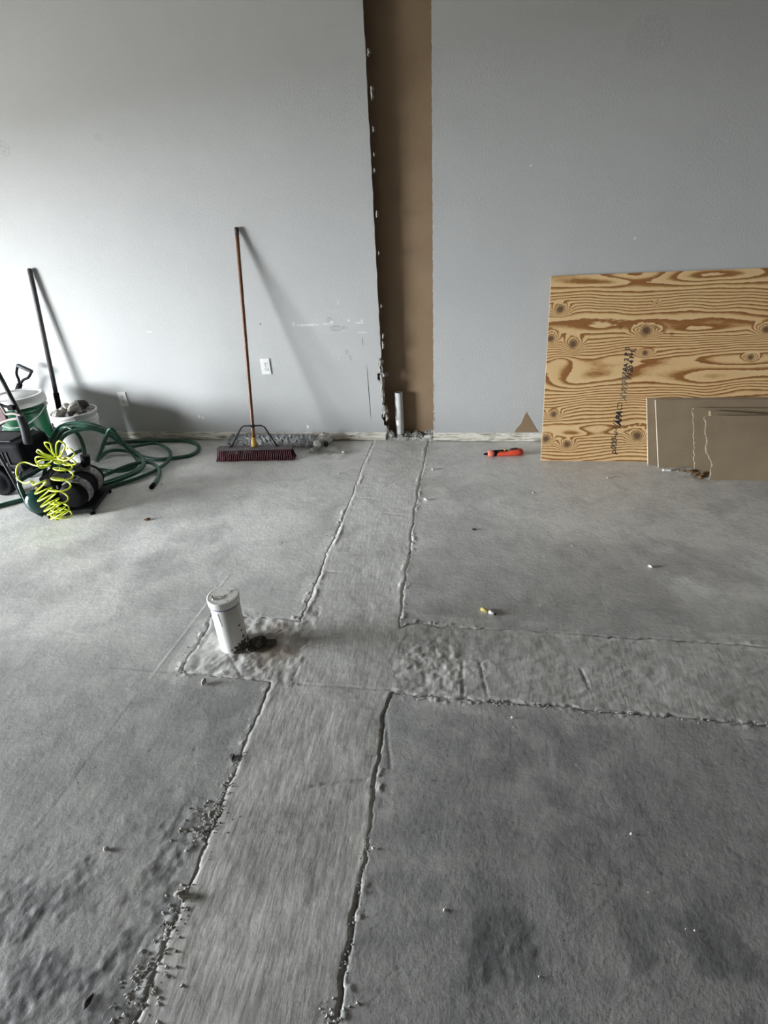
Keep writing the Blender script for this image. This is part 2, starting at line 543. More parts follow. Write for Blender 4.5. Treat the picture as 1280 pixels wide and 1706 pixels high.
# plaster dust near the wall, thickened to paint in the floor's light falloff
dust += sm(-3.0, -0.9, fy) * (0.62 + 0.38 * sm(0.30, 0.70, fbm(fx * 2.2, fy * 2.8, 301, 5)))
damp += blob(460, 1075, 0.17, 0.95, 0.2, 0.6) + blob(560, 752, 0.18, 0.7, 0.3, 0.6) + blob(1165, 790, 0.14, 0.9, 0.35, 0.6)
rough_l = blob(130, 1620, 0.50, 1.0, 0.2, 0.6) + blob(330, 1400, 0.14, 1.0, 0.2, .6) + blob(850, 1600, 0.12, .6, .2, .6)
fz += rough_l * (fbm(fx * 45, fy * 45, 41, 3) - 0.5) * 0.006
# small pits and crumbs
pit = fbm(fx * 55, fy * 55, 91, 2)
grime += 0.7 * sm(0.86, 0.90, pit); fz -= 0.0008 * sm(0.86, 0.90, pit)
# saw cuts and the chalky control joint
for (a, b, wdt, dep, g) in [((188, 1112), (312, 1123), 0.0038, 0.0006, 1.1), ((268, 1013), (352, 1018), 0.004, 0.0006, 1.0), ((-60, 1541), (250, 1130), 0.0030, 0.0004, 0.8), ((250, 1130), (348, 1002), 0.004, -0.001, 0.0),
                            ((640, 1175), (651, 1280), 0.004, 0.002, 0.6), ((348, 1002), (380, 960), 0.004, -0.001, 0.0)]:
    d, t = seg_d(fx, fy, w2(*a), w2(*b))
    d = d + np.abs(fbm(fx * 30, fy * 30, 8) - 0.5) * 0.004
    k = np.clip(1 - d / (wdt * 1.8), 0, 1)
    fz -= k * dep; grime += k * g
    if g == 0.0: dust += 0.5 * k
# fresh-concrete smears and ridges beside the trench
side = np.clip(-SD, 0, 1)
crumb = sm(0.50, 0.68, fbm(fx * 60, fy * 60, 51, 3))
lip = np.exp(-((SD + 0.012) / 0.010) ** 2)
lipn = sm(0.42, 0.62, fbm(fx * 7, fy * 7, 61))
fz += np.where(SD < 0, lip * lipn * crumb * 0.004, 0)
dust += np.where((SD < 0.02) & (SD > -0.06), 0.25 * lipn, 0)
# grimy band in the kerf right by the old slab edge
kerf = np.exp(-((SD - 0.001) / 0.006) ** 2)
kn = sm(0.36, 0.60, fbm(fx * 5, fy * 5, 71)) * (0.35 + 0.65 * sm(-1.6, -2.4, fy)) * (0.25 + 0.75 * sm(-0.62, -0.45, fx))
grime += kerf * (0.05 + 0.60 * kn)
hole = sm(-0.002, 0.006, SD)
fz = fz - hole * (0.009 + 0.008 * kn)


def grid_mesh(name, z, keep_v, mat, cols):
    ny, nx = GX.shape
    idx = np.arange(nx * ny).reshape(ny, nx)
    q = np.stack([idx[:-1, :-1], idx[:-1, 1:], idx[1:, 1:], idx[1:, :-1]], -1).reshape(-1, 4)
    q = q[keep_v[q].any(axis=1)]
    used = np.unique(q); remap = np.full(nx * ny, -1, np.int64); remap[used] = np.arange(len(used))
    q = remap[q]
    co = np.stack([fx[used], fy[used], z[used]], -1).astype(np.float32)
    me = bpy.data.meshes.new(name)
    me.vertices.add(len(co)); me.vertices.foreach_set('co', co.ravel())
    me.loops.add(q.size); me.loops.foreach_set('vertex_index', q.ravel().astype(np.int32))
    me.polygons.add(len(q)); me.polygons.foreach_set('loop_start', np.arange(0, q.size, 4, dtype=np.int32))
    me.polygons.foreach_set('loop_total', np.full(len(q), 4, np.int32))
    me.polygons.foreach_set('use_smooth', np.ones(len(q), bool))
    me.update(calc_edges=True); me.validate()
    ca = me.color_attributes.new('stain_and_light', 'FLOAT_COLOR', 'POINT')
    c = np.ones((len(used), 4), np.float32)
    for i, a in enumerate(cols): c[:, i] = np.clip(a[used], 0, 1)
    ca.data.foreach_set('color', c.ravel())
    me.materials.append(mat)
    o = bpy.data.objects.new(name, me); COL.objects.link(o)
    return o


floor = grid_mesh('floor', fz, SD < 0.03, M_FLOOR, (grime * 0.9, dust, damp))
tag(floor, kind='structure')
# --- fresh concrete filling the trench: strip towards the wall, a branch to the right, a short branch to the capped pipe
pz = 0.0015 + (fbm(fx * 5, fy * 5, 101) - 0.5) * 0.005 + (fbm(fx * 26, fy * 26, 111, 3) - 0.5) * 0.0018
trow = fbm(fx * 80, fy * 7, 121, 3)
pz += (trow - 0.5) * 0.0009 * sm(-2.4, -2.7, fy)
tr2 = fbm(fx * 16 + fy * 10, fy * 55 - fx * 20, 131, 3)
inbr = (fx > -0.25) & (fy > -2.55) & (fy < -1.95)
pz += np.where(inbr, (tr2 - 0.5) * 0.0032, 0)
# lumpy area at the crossing
cx, cy = w2(730, 1100)
pz += np.clip(1 - np.hypot((fx - cx) / 0.22, (fy - cy) / 0.22) ** 2, 0, 1) * (fbm(fx * 38, fy * 38, 141, 3) - 0.5) * 0.010
edge_in = np.exp(-((SD - 0.014 - 0.010 * fbm(fx * 12, fy * 12, 157)) / 0.008) ** 2)
ridn = sm(0.42, 0.66, fbm(fx * 6, fy * 6, 151)) * sm(0.36, 0.60, fbm(fx * 34, fy * 20, 155, 3))
upper = sm(-2.1, -1.9, fy)
pz += edge_in * (0.0002 + 0.0040 * ridn * (0.35 + 0.65 * upper)) * (0.35 + 1.5 * (fbm(fx * 60, fy * 60, 161, 2) - 0.25))
gap = 0.0005 + 0.003 * kn
pz -= (0.003 + 0.007 * kn) * (1 - sm(0.0, 1.0, (SD - gap) / 0.006))
pgr = 0.55 * sm(0.62, 0.75, fbm(fx * 16, fy * 16, 171, 4)) + 0.9 * sm(0.80, 0.86, fbm(fx * 48, fy * 48, 181, 2))
pgr += (1 - sm(0.0, 0.008, SD)) * (0.1 + 0.6 * kn)
pale_and_light = 0.3 * sm(0.5, 0.8, nzl) + 0.35 * edge_in * ridn + 0.95 * sm(-3.0, -0.9, fy)  # pale mottling and ridges, plus brighter light painted in towards the wall
for (a, b, g) in [((640, 855), (668, 858), .6), ((540, 952), (566, 954), .7), ((595, 830), (620, 831), .5), ((640, 812), (684, 790), .4), ((500, 1140), (660, 1150), .35), ((770, 1105), (772, 1165), .6), ((968, 1115), (982, 1148), .6),
                  ((800, 1105), (812, 1160), .5), ((612, 1300), (520, 1310), .45), ((380, 1090), (400, 1124), 0.5), ((415, 1090), (470, 1050), 0.5), ((345, 1050), (318, 1092), 0.7)]:
    d, t = seg_d(fx, fy, w2(*a), w2(*b))
    d = d + np.abs(fbm(fx * 22, fy * 22, 9) - 0.5) * 0.014
    k = np.clip(1 - d / 0.009, 0, 1); pgr += k * g; pz -= k * 0.003
lb = (fx < -0.62) & (fy > -2.45) & (fy < -1.98)
pz += np.where(lb, (fbm(fx * 34, fy * 34, 191, 4) - 0.5) * 0.008, 0)
pgr += np.where(lb, 0.45 * sm(0.5, 0.7, fbm(fx * 22, fy * 22, 201, 4)), 0)
patch = grid_mesh('concrete_trench_patch', pz, SD > -0.001, M_PATCH, (pgr * 0.8, pale_and_light, damp))
patch['label'] = 'lighter trowelled concrete filling the cross-shaped trench in the slab'
patch.parent = floor

# mortar crumbs squeezed out along the trench edges (nobody could count them)
rs = random.Random(5)
cr = MB()


def crumb_mesh(mb, x, y, z, r):
    vs = []
    for dx, dy, dz in ((-1, -.6, 0), (1, -.7, 0), (.8, .8, 0), (-.7, .9, 0), (0, 0, 1.0), (.5, -.1, .7)):
        vs.append((x + dx * r * rs.uniform(.6, 1.2), y + dy * r * rs.uniform(.6, 1.2), z + dz * r * rs.uniform(.6, 1.2)))
    mb.add(vs, [(0, 1, 5, 4), (1, 2, 5), (2, 3, 4, 5), (3, 0, 4), (3, 2, 1, 0)])


runs = [([(405, 1252), (384, 1303), (368, 1342), (352, 1388)], 90, 0.012, (0.002, 0.007)), ([(345, 1355), (340, 1395)], 70, 0.035, (0.003, 0.008)), ([(310, 1485), (285, 1552), (245, 1656)], 110, 0.02, (0.002, 0.007)), ([(240, 1640), (225, 1680)], 60, 0.03, (0.003, 0.009)),
        ([(310, 1105), (300, 1121), (440, 1134)], 70, 0.012, (0.002, 0.005)), ([(350, 1040), (315, 1090)], 40, 0.015, (0.002, 0.005)), ([(390, 1085), (440, 1060)], 60, 0.02, (0.003, 0.009)), ([(560, 1706), (566, 1670)], 30, 0.02, (0.003, 0.007)),
        ([(620, 745), (590, 815), (550, 905)], 60, 0.012, (0.002, 0.005)), ([(712, 745), (690, 880), (668, 1040)], 80, 0.01, (0.002, 0.005)), ([(690, 1042), (800, 1047)], 50, 0.02, (0.002, 0.004)), ([(670, 1158), (900, 1176), (1280, 1208)], 110, 0.008, (0.002, 0.005)),
        ([(1140, 780), (1180, 797)], 45, 0.03, (0.003, 0.007)), ([(620, 1300), (600, 1480), (575, 1620)], 60, 0.008, (0.002, 0.004))]
for pts, n, spread, rr in runs:
    W = [fl(*p) for p in pts]
    for i in range(n):
        t = rs.random() * (len(W) - 1); k = int(t); p = W[k].lerp(W[k + 1], t - k)
        crumb_mesh(cr, p.x + rs.gauss(0, spread), p.y + rs.gauss(0, spread), -0.0005, rs.uniform(*rr))
co_ = cr.build('mortar_crumbs', M_RUBBLE, floor)
tag(co_, 'loose grey mortar crumbs along the trench edges', kind='stuff')

# ================================================================== back wall with the open cavity
wall = empty('wall_back'); tag(wall, kind='structure')
TH = 0.013
XL, XR = -0.617, -0.250          # edges of the cut opening
ZB, ZT = 0.070, 3.9
rw = random.Random(11)


def panel(name, poly, mat_front, mat_edge, parent=wall, y=0.0, d=TH):
    mb = MB().prism(poly, d)
    o = mb.build(name, mat_front, parent)
    o.data.materials.append(mat_edge)
    for p in o.data.polygons:
        if abs(p.normal.y) < 0.7: p.material_index = 1
    o.location.y = y
    return o


edge = []
z = ZB
while z < ZT:
    # ragged torn edge near the floor, a cleaner saw cut above
    a = 0.010 if z < 0.56 else 0.0022
    edge.append((XL + rw.uniform(-a, a) + (0.012 * math.sin(z * 23) if z < 0.5 else 0), z))
    z += rw.uniform(0.012, 0.03) if z < 0.56 else rw.uniform(0.02, 0.06)
edge.append((XL, ZT))
# paper pulled away around 0.5 m up
edge = [(x - (0.030 if 0.46 < z < 0.52 else 0.0), z) for x, z in edge]
lp = [(RX0, ZT), (RX0, ZB)] + edge
panel('drywall_panel', lp[::-1][::-1], M_PAINT, M_GYPSUM)
edge = []
z = ZB
while z < ZT:
    a = 0.005 if z < 0.35 else 0.002
    edge.append((XR + rw.uniform(-a, a), z)); z += rw.uniform(0.008, 0.03)
edge.append((XR, ZT))
rp = edge[::-1] + [(RX1, ZB), (RX1, ZT)]
panel('drywall_panel', rp, M_PAINT, M_GYPSUM)
# thin white chipped gypsum rim left by the cut, right of the opening
mb = MB()
for i in range(70):
    z = rw.uniform(0.08, 0.5) if i < 45 else rw.uniform(0.5, 2.5)
    w, h = rw.uniform(0.002, 0.007), rw.uniform(0.004, 0.018)
    x = XR + rw.uniform(-0.001, 0.003)
    mb.prism([(x, z), (x + w, z + h * .3), (x + w * .7, z + h), (x, z + h * .8)], 0.0012, Matrix.Translation((0, -0.0012, 0)))
o = mb.build('chipped_rim', M_GYPSUM, wall); tag(o, 'chips of white gypsum along the cut edge', kind='stuff')
# strip the baseboard was pulled from
for nm, x0, x1 in (('baseboard_scar', RX0, XL + 0.004), ('baseboard_scar', XR - 0.004, RX1)):
    n = int((x1 - x0) / 0.012); xs = np.linspace(x0, x1, n + 1)
    rows = [(0.004, 0.006), (0.012, 0.0015), (0.026, 0.000), (0.030, 0.006), (0.034, 0.001), (0.046, 0.0005), (0.052, 0.004), (0.060, 0.001), (0.071, 0.003)]
    mb = MB(); vs = []
    for j, (zz, dy) in enumerate(rows):
        zj = fbm(xs * 9, np.full_like(xs, j * 5.3), 7, 3)
        yj = fbm(xs * 25, np.full_like(xs, j * 3.1), 13, 3)
        for i in range(n + 1):
            vs.append((xs[i], dy * (0.4 + zj[i]) - (yj[i] - 0.45) * 0.010, zz + (zj[i] - 0.5) * (0.010 if 0 < j < len(rows) - 1 else 0.004)))
    fs = []
    for j in range(len(rows) - 1):
        for i in range(n):
            fs.append((j * (n + 1) + i, j * (n + 1) + i + 1, (j + 1) * (n + 1) + i + 1, (j + 1) * (n + 1) + i))
    mb.add(vs, fs)
    mb.box(((x0 + x1) / 2, 0.020, 0.037), (x1 - x0, 0.006, 0.066))
    o = mb.build(nm, M_SCAR, wall)
    o['label'] = 'cream glue-smeared strip where the baseboard was pulled off'
# cavity: back of the far board, two studs
MB().box(((XL + XR) / 2, 0.112, 1.93), (0.62, 0.012, 3.94)).build('cavity_board', M_BROWN, wall)['label'] = 'brown paper back of drywall inside the open cavity'
for x0_, x1_ in ((RX0, XL - 0.056), (XR + 0.052, RX1)):
    MB().box(((x0_ + x1_) / 2, 0.072, 1.95), (x1_ - x0_, 0.092, 3.9)).build('light_blocking_core', M_STUD, wall)  # solid wall core, added to keep outdoor light from leaking in
for x in (XL - 0.035, XR + 0.03):
    MB().box((x, 0.0595, 1.93), (0.040, 0.091, 3.94)).build('stud', M_STUD, wall)
# torn paper flaps on the left edge of the cut
flaps = [(634, 608, 11, 22), (640, 624, 17, 8), (637, 640, 8, 30), (638, 662, 8, 27), (641, 685, 10, 24), (645, 696, 7, 12), (645, 716, 9, 18)] + [(614, 88, 5, 8), (620, 155, 6, 16), (622, 215, 4, 7), (623, 258, 3, 5), (624, 284, 4, 6), (628, 357, 5, 9), (631, 422, 3, 5), (635, 510, 3, 5), (638, 575, 5, 13), (638, 560, 4, 8)]
for i, (px, py, w, h) in enumerate(flaps):
    p = wl(px, py); w /= 237.; h /= 237.
    mb = MB(); n = 5; vs = []
    for j in range(n + 1):
        t = j / n; zz = (0.5 - t) * h
        ww = w * (0.35 + 0.65 * math.sin(math.pi * min(1, t * .8 + .15))) * rw.uniform(.6, 1.1)
        x0 = -w * .45 + rw.uniform(-.1, .1) * w
        vs += [(x0, -0.002 + rw.uniform(-.003, .003), zz), (x0 + ww * .5, -0.006 + rw.uniform(-.006, .002), zz + rw.uniform(-.1, .1) * h), (x0 + ww, 0.004 + rw.uniform(-.004, .014), zz)]
    fs = []
    for j in range(n):
        a = j * 3
        fs += [(a, a + 3, a + 4, a + 1), (a + 1, a + 4, a + 5, a + 2)]
    mb.add(vs, fs)
    o = mb.build('torn_paper', M_TORN, wall, loc=(p.x + 0.004, 0.0, p.z))
    s = o.modifiers.new('thick', 'SOLIDIFY'); s.thickness = 0.0012
# triangular torn patch right of the opening, by the plywood
tri = [wl(*q) for q in [(857, 720.5), (897.5, 720), (893, 714), (887, 703), (880, 692), (877.5, 686), (874, 692), (868, 706), (860, 714)]]
o = panel('torn_paper', [(q.x, q.z) for q in tri], M_BROWN, M_GYPSUM, y=-0.0018, d=0.0018)
o['label'] = 'brown triangle where the painted paper was torn off'
# rubble at the foot of the cavity
n = 40; mb = MB(); vs = []; fs = []
for j in range(12):
    for i in range(n + 1):
        x = XL - 0.01 + (XR - XL + 0.02) * i / n; y = 0.004 + 0.102 * j / 11
        h = 0.012 + 0.045 * float(vnoise(np.array([x * 26.]), np.array([y * 30.]), 3)[0]) * (0.35 + 0.65 * j / 11) + 0.012 * rw.random()
        if j == 0: h = 0.002
        vs.append((x, y, h))
for j in range(11):
    for i in range(n):
        a = j * (n + 1) + i; fs.append((a, a + 1, a + n + 2, a + n + 1))
mb.add(vs, fs)
o = mb.build('cavity_rubble', M_RUBBLE, wall); tag(o, 'broken concrete and dust at the foot of the cavity', kind='stuff')
rock('plaster_lump', M_GYPSUM, wall, wl(651, 724, 0.03), (0.035, 0.025, 0.04), 4)
rock('plaster_lump', M_GYPSUM, wall, wl(715, 727, 0.012), (0.045, 0.02, 0.014), 8)
rock('plaster_lump', M_RUBBLE, wall, wl(697, 729, 0.02), (0.03, 0.02, 0.012), 9)

# ================================================================== rest of the room (outside the frame)
mb = MB()
y0, y1, zt = -4.6, -2.4, 1.9
mb.box((RX0 - 0.06, (y1 + 0.12) / 2, 1.95), (0.12, 0.12 - y1, 3.9))
mb.box((RX0 - 0.06, (RY0 + y0) / 2, 1.95), (0.12, y0 - RY0, 3.9))
mb.box((RX0 - 0.06, (y0 + y1) / 2, (zt + 3.9) / 2), (0.12, y1 - y0, 3.9 - zt))
tag(mb.build('wall_left', M_OFFWHITE), kind='structure')
tag(MB().box((RX1 + 0.06, (RY0 + 0.12) / 2, 1.95), (0.12, 0.12 - RY0, 3.9)).build('wall_right', M_DIM), kind='structure')
mb = MB().box(((RX0 + RX1) / 2, RY0 - 0.06, 1.95), (RX1 - RX0 + 0.24, 0.12, 3.9))
tag(mb.build('wall_rear', M_DIM), kind='structure')
tag(MB().box(((RX0 + RX1) / 2, (RY0 + 0.12) / 2, 3.96), (RX1 - RX0 + 0.24, 0.24 - RY0, 0.12)).build('ceiling', M_DIM), kind='structure')
tag(MB().box((-22.2, -4, -0.10), (30.0, 60, 0.12)).build('ground', plain('outdoor_paving', (0.165, 0.15, 0.13), (0.195, 0.18, 0.155), 0.9, 2)), kind='structure')

# ================================================================== materials of the things
M_BLACK = plain('black_plastic', (0.008, 0.008, 0.010), (0.014, 0.014, 0.016), 0.6, 20, spec=0.05)
M_BLACKM = plain('black_painted_steel', (0.012, 0.012, 0.014), (0.024, 0.024, 0.026), 0.55, 25, spec=0.12)
M_CHAR = plain('charcoal_tube', (0.03, 0.033, 0.036), (0.05, 0.053, 0.057), 0.5, 15, spec=0.2)
M_EDGE = plain('cut_gypsum_edge', (0.50, 0.44, 0.36), (0.62, 0.55, 0.46), 0.95, 50)
M_WOOD = plain('red_brown_handle_wood', (0.13, 0.05, 0.022), (0.22, 0.09, 0.04), 0.4, 14, stretch=(6, 6, 0.6))
M_DARKTIP = plain('dark_worn_tip', (0.03, 0.018, 0.014), (0.05, 0.03, 0.02), 0.6, 20)
M_YELLOWF = plain('yellow_ferrule', (0.50, 0.30, 0.05), (0.62, 0.40, 0.09), 0.5, 40)
M_BRISTLE = plain('maroon_bristle', (0.055, 0.008, 0.014), (0.115, 0.020, 0.028), 0.6, 60)
M_BLOCK = plain('dark_broom_block', (0.07, 0.055, 0.06), (0.12, 0.10, 0.10), 0.6, 30)
M_WHITEP = plain('white_plastic', (0.74, 0.74, 0.72), (0.80, 0.80, 0.78), 0.4, 8)
M_BUCKETW = plain('scuffed_white_bucket', (0.62, 0.61, 0.58), (0.76, 0.755, 0.73), 0.5, 9, lo=0.3, hi=0.55)
M_GREEN = plain('green_bucket_plastic', (0.004, 0.075, 0.030), (0.006, 0.095, 0.038), 0.30, 8)
M_LID = plain('white_lid', (0.70, 0.70, 0.68), (0.82, 0.82, 0.80), 0.42, 12)
M_WIRE = plain('galvanised_wire', (0.35, 0.37, 0.36), (0.5, 0.52, 0.5), 0.4, 30, metal=0.6)
M_CONC = plain('broken_concrete', (0.20, 0.185, 0.17), (0.56, 0.53, 0.49), 0.95, 22, bump=0.6)
M_CONCD = plain('dark_stone', (0.025, 0.022, 0.022), (0.10, 0.09, 0.088), 0.9, 16, bump=0.5)
M_CURB = plain('speckled_concrete_bar', (0.12, 0.125, 0.13), (0.46, 0.46, 0.46), 0.95, 55, bump=0.8, bscale=60)
M_PLASTER = plain('white_plaster', (0.62, 0.59, 0.54), (0.88, 0.87, 0.84), 0.95, 20, bump=0.4)
M_HOSE = plain('green_garden_hose', (0.018, 0.075, 0.048), (0.032, 0.11, 0.072), 0.38, 30)
M_HOSEG = plain('faded_hose', (0.06, 0.085, 0.075), (0.09, 0.12, 0.105), 0.5, 30)
M_COIL = plain('neon_yellow_hose', (0.58, 0.66, 0.03), (0.70, 0.76, 0.06), 0.32, 10)
M_TANK = plain('dark_green_enamel', (0.004, 0.028, 0.026), (0.007, 0.038, 0.034), 0.18, 5)
M_SHROUD = plain('worn_grey_alloy', (0.10, 0.10, 0.10), (0.34, 0.34, 0.34), 0.5, 55, metal=0.3)
M_ALLOY = plain('cast_alloy_head', (0.10, 0.105, 0.11), (0.19, 0.19, 0.20), 0.5, 40, metal=0.4)
M_BRASS = plain('brass', (0.45, 0.30, 0.12), (0.6, 0.42, 0.18), 0.35, 20, metal=0.8)
M_MAROON = plain('maroon_panel', (0.055, 0.012, 0.022), (0.085, 0.02, 0.032), 0.35, 8)
M_GREYB = plain('weathered_grey_bar', (0.22, 0.19, 0.175), (0.36, 0.32, 0.29), 0.6, 18)
M_PVC = plain('white_pvc', (0.72, 0.72, 0.69), (0.80, 0.80, 0.78), 0.35, 6)
M_PVCD = plain('dusty_pvc_lid', (0.30, 0.28, 0.25), (0.76, 0.75, 0.71), 0.7, 26, lo=0.36, hi=0.48)
M_BLUE = plain('blue_primer_line', (0.05, 0.05, 0.20), (0.10, 0.10, 0.30), 0.5, 30)
M_MUD = plain('dark_mud', (0.035, 0.030, 0.024), (0.13, 0.115, 0.095), 0.95, 30, bump=0.8)
M_ORANGE = plain('orange_red_grip', (0.62, 0.055, 0.022), (0.74, 0.10, 0.05), 0.45, 20)
M_PINK = plain('faded_red_collar', (0.72, 0.16, 0.10), (0.80, 0.24, 0.17), 0.5, 20)
M_KRAFT = plain('grey_brown_drywall_paper', (0.255, 0.190, 0.120), (0.30, 0.228, 0.148), 0.92, 5.0, bump=0.06, bscale=180)
M_TORNB = plain('ragged_brown_gypsum', (0.15, 0.11, 0.07), (0.40, 0.34, 0.26), 0.95, 60)
M_RUST = plain('rotten_brown_flakes', (0.06, 0.03, 0.012), (0.24, 0.13, 0.05), 0.95, 40, bump=0.6)
M_INK = plain('stamp_ink', (0.012, 0.010, 0.012), (0.03, 0.026, 0.026), 0.8, 30)
M_INKF = plain('faded_stamp_ink', (0.12, 0.10, 0.075), (0.22, 0.18, 0.13), 0.85, 120)
M_PAPER = plain('white_paper', (0.75, 0.74, 0.70), (0.82, 0.81, 0.78), 0.8, 40)
M_TANY = plain('yellow_stub_tip', (0.62, 0.48, 0.12), (0.72, 0.60, 0.22), 0.6, 60)

# ================================================================== plywood sheet leaning on the wall
def plywood():
    root = empty('plywood_sheet')
    tag(root, 'large plywood sheet with bold pine grain and black stamped print leaning on wall', 'plywood')
    bl = fl(901.5, 767.5); tl = wl(918, 460, -0.022)
    br_dir = Vector((1, 0.010, 0)).normalized()
    up = (tl - bl); up -= br_dir * up.dot(br_dir); H = up.length; up.normalize()
    nrm = up.cross(br_dir)                      # points to the wall side
    L, T = 2.0, 0.018
    Mx = Matrix((br_dir, nrm, up)).transposed().to_4x4(); Mx.translation = bl
    root.matrix_world = Mx
    # grain field on a grid of the front face
    nu, nv = 330, 200
    u = np.linspace(0, L, nu + 1); v = np.linspace(0, H, nv + 1)
    U, V = np.meshgrid(u, v)

    def uv(px, py):
        v_ = _ray(px, py); o = Vector(CAM); d = Vector(v_)
        t = (bl - o).dot(nrm) / d.dot(nrm); q = o + d * t - bl
        return q.dot(br_dir), q.dot(up)
    warp = (fbm(U * 1.6, V * 3.0, 401, 3) - 0.5) * 0.11 + (fbm(U * 5, V * 9, 405, 2) - 0.5) * 0.022
    vv = V + warp
    # line density varies: tight straight bands and wide calm bands
    ys = [460, 478, 492, 512, 524, 548, 566, 592, 604, 640, 652, 672, 700, 716, 728, 745, 767]
    dens = [7, 20, 64, 64, 20, 10, 62, 52, 9, 7, 34, 56, 48, 14, 36, 52, 36]
    vk = np.array([uv(1000, y)[1] for y in ys])[::-1]; dk = np.array(dens, float)[::-1]
    vs_ = np.linspace(-0.2, H + 0.2, 800); ds = np.interp(vs_, vk, dk); cum = np.concatenate([[0], np.cumsum((ds[1:] + ds[:-1]) / 2 * np.diff(vs_))])
    Fd = np.interp(vv, vs_, cum)
    # cathedral ovals  (px, py, half-length px, half-height px, amplitude)
    for px, py, a, b, k in [(1060, 456, 55, 10, -1.6), (1190, 458, 70, 10, 1.8), (995, 470, 60, 8, 1.0), (1000, 625, 75, 20, 2.4), (1185, 630, 85, 20, 2.6), (1040, 605, 120, 8, 0.8), (1230, 600, 60, 10, -1.0), (1170, 548, 60, 8, 1.2), (1000, 545, 45, 9, 1.0),
                            (1225, 560, 30, 6, 1.0), (960, 722, 35, 8, 1.5), (990, 715, 30, 9, -1.2), (935, 600, 20, 9, -1.2), (1100, 590, 60, 7, 0.9), (1330, 620, 90, 18, 2.0), (1350, 520, 100, 20, 2.0), (1030, 720, 30, 7, 1.2), (1240, 645, 40, 12, -1.3), (950, 640, 40, 12, 1.0)]:
        cu, cv = uv(px, py); su = a / 262.; sv = b / 262.
        Fd += k * np.exp(-((U - cu) / su) ** 2 - ((V - cv) / sv) ** 2)
    # knots: tight rings
    knot = np.zeros_like(U)
    knots = [(934, 515, 5.5, 22, 13), (918, 564, 5, 17, 16), (955, 573, 6, 22, 17), (1077, 551, 7, 30, 13), (1277, 549, 5, 24, 15), (1075, 588, 4, 18, 8), (1251, 595, 4, 17, 7), (923, 690, 4.5, 17, 10), (910, 731, 5.5, 16, 14), (945, 740, 5.5, 19, 13), (1062, 726, 7, 24, 17), (1095, 505, 1, 8, 5), (1360, 560, 7, 30, 15)]
    for px, py, r, a, b in knots:
        cu, cv = uv(px, py); su = a / 262.; sv = b / 262.
        d = np.sqrt(((U - cu) / su) ** 2 + ((V - cv) / sv) ** 2)
        wob = 1 + 0.25 * (fbm(U * 60, V * 60, int(px), 2) - 0.5)
        k = np.clip(1.25 - d * wob, 0, 1.25)
        Fd = Fd * 1.0 + 4.2 * k * k
        dk_ = np.sqrt(((U - cu) / (r / 262.)) ** 2 + ((V - cv) / (r / 275.)) ** 2)
        knot = np.maximum(knot, np.clip(1.6 - dk_ * (0.7 + 0.6 * fbm(U * 90, V * 90, 5, 2)), 0, 1))
    for px, py in [(1107, 553), (1120, 556), (1093, 545), (1035, 546)]:
        cu, cv = uv(px, py); knot = np.maximum(knot, 0.8 * np.exp(-(((U - cu) / .012) ** 2 + ((V - cv) / .012) ** 2) * 1.2))
    vs = np.stack([U.ravel(), np.zeros(U.size), V.ravel()], -1).astype(np.float32)
    idx = np.arange(U.size).reshape(U.shape)
    q = np.stack([idx[:-1, :-1], idx[:-1, 1:], idx[1:, 1:], idx[1:, :-1]], -1).reshape(-1, 4)
    me = bpy.data.meshes.new('face_veneer')
    me.vertices.add(len(vs)); me.vertices.foreach_set('co', vs.ravel())
    me.loops.add(q.size); me.loops.foreach_set('vertex_index', q.ravel().astype(np.int32))
    me.polygons.add(len(q)); me.polygons.foreach_set('loop_start', np.arange(0, q.size, 4, dtype=np.int32)); me.polygons.foreach_set('loop_total', np.full(len(q), 4, np.int32))
    me.update(calc_edges=True)
    for nm, arr in (('grain', Fd), ('knot', knot)):
        at = me.attributes.new(nm, 'FLOAT', 'POINT'); at.data.foreach_set('value', arr.ravel().astype(np.float32))
    m, nt, b = new_mat('rotary_cut_pine')
    g = N(nt, 'ShaderNodeAttribute', attribute_name='grain'); kn_ = N(nt, 'ShaderNodeAttribute', attribute_name='knot')
    tc = N(nt, 'ShaderNodeTexCoord')
    mp = N(nt, 'ShaderNodeMapping'); mp.inputs['Scale'].default_value = (25, 1, 90); nt.links.new(tc.outputs['Object'], mp.inputs[0])
    fz_ = N(nt, 'ShaderNodeTexNoise', i_Scale=1.0, i_Detail=4.0); nt.links.new(mp.outputs[0], fz_.inputs['Vector'])
    ph = math_n(nt, 'ADD', g.outputs['Fac'], math_n(nt, 'MULTIPLY', fz_.outputs[0], 0.34))
    fr = math_n(nt, 'FRACT', ph)
    c1 = ramp(nt, fr, [(0.0, (0.74, 0.54, 0.30)), (0.40, (0.70, 0.50, 0.26)), (0.60, (0.46, 0.27, 0.115)), (0.68, (0.31, 0.145, 0.05)), (0.90, (0.27, 0.115, 0.036)), (0.97, (0.72, 0.52, 0.29)), (1.0, (0.74, 0.54, 0.30))]).outputs[0]
    n5 = N(nt, 'ShaderNodeTexNoise', i_Scale=2.5, i_Detail=3.0); nt.links.new(tc.outputs['Object'], n5.inputs['Vector'])
    tint = ramp(nt, n5.outputs[0], [(0.35, (1.0, 0.93, 0.86)), (0.65, (1.03, 1.02, 0.98))]).outputs[0]
    c1 = mix(nt, 1.0, c1, tint, 'MULTIPLY')
    c1 = mix(nt, math_n(nt, 'MULTIPLY', kn_.outputs['Fac'], 0.85), c1, (0.075, 0.035, 0.022))
    nt.links.new(c1, b.inputs['Base Color']); b.inputs['Roughness'].default_value = 0.6
    b.inputs['Specular IOR Level'].default_value = 0.3
    me.materials.append(m)
    o = bpy.data.objects.new('face_veneer', me); COL.objects.link(o); o.parent = root
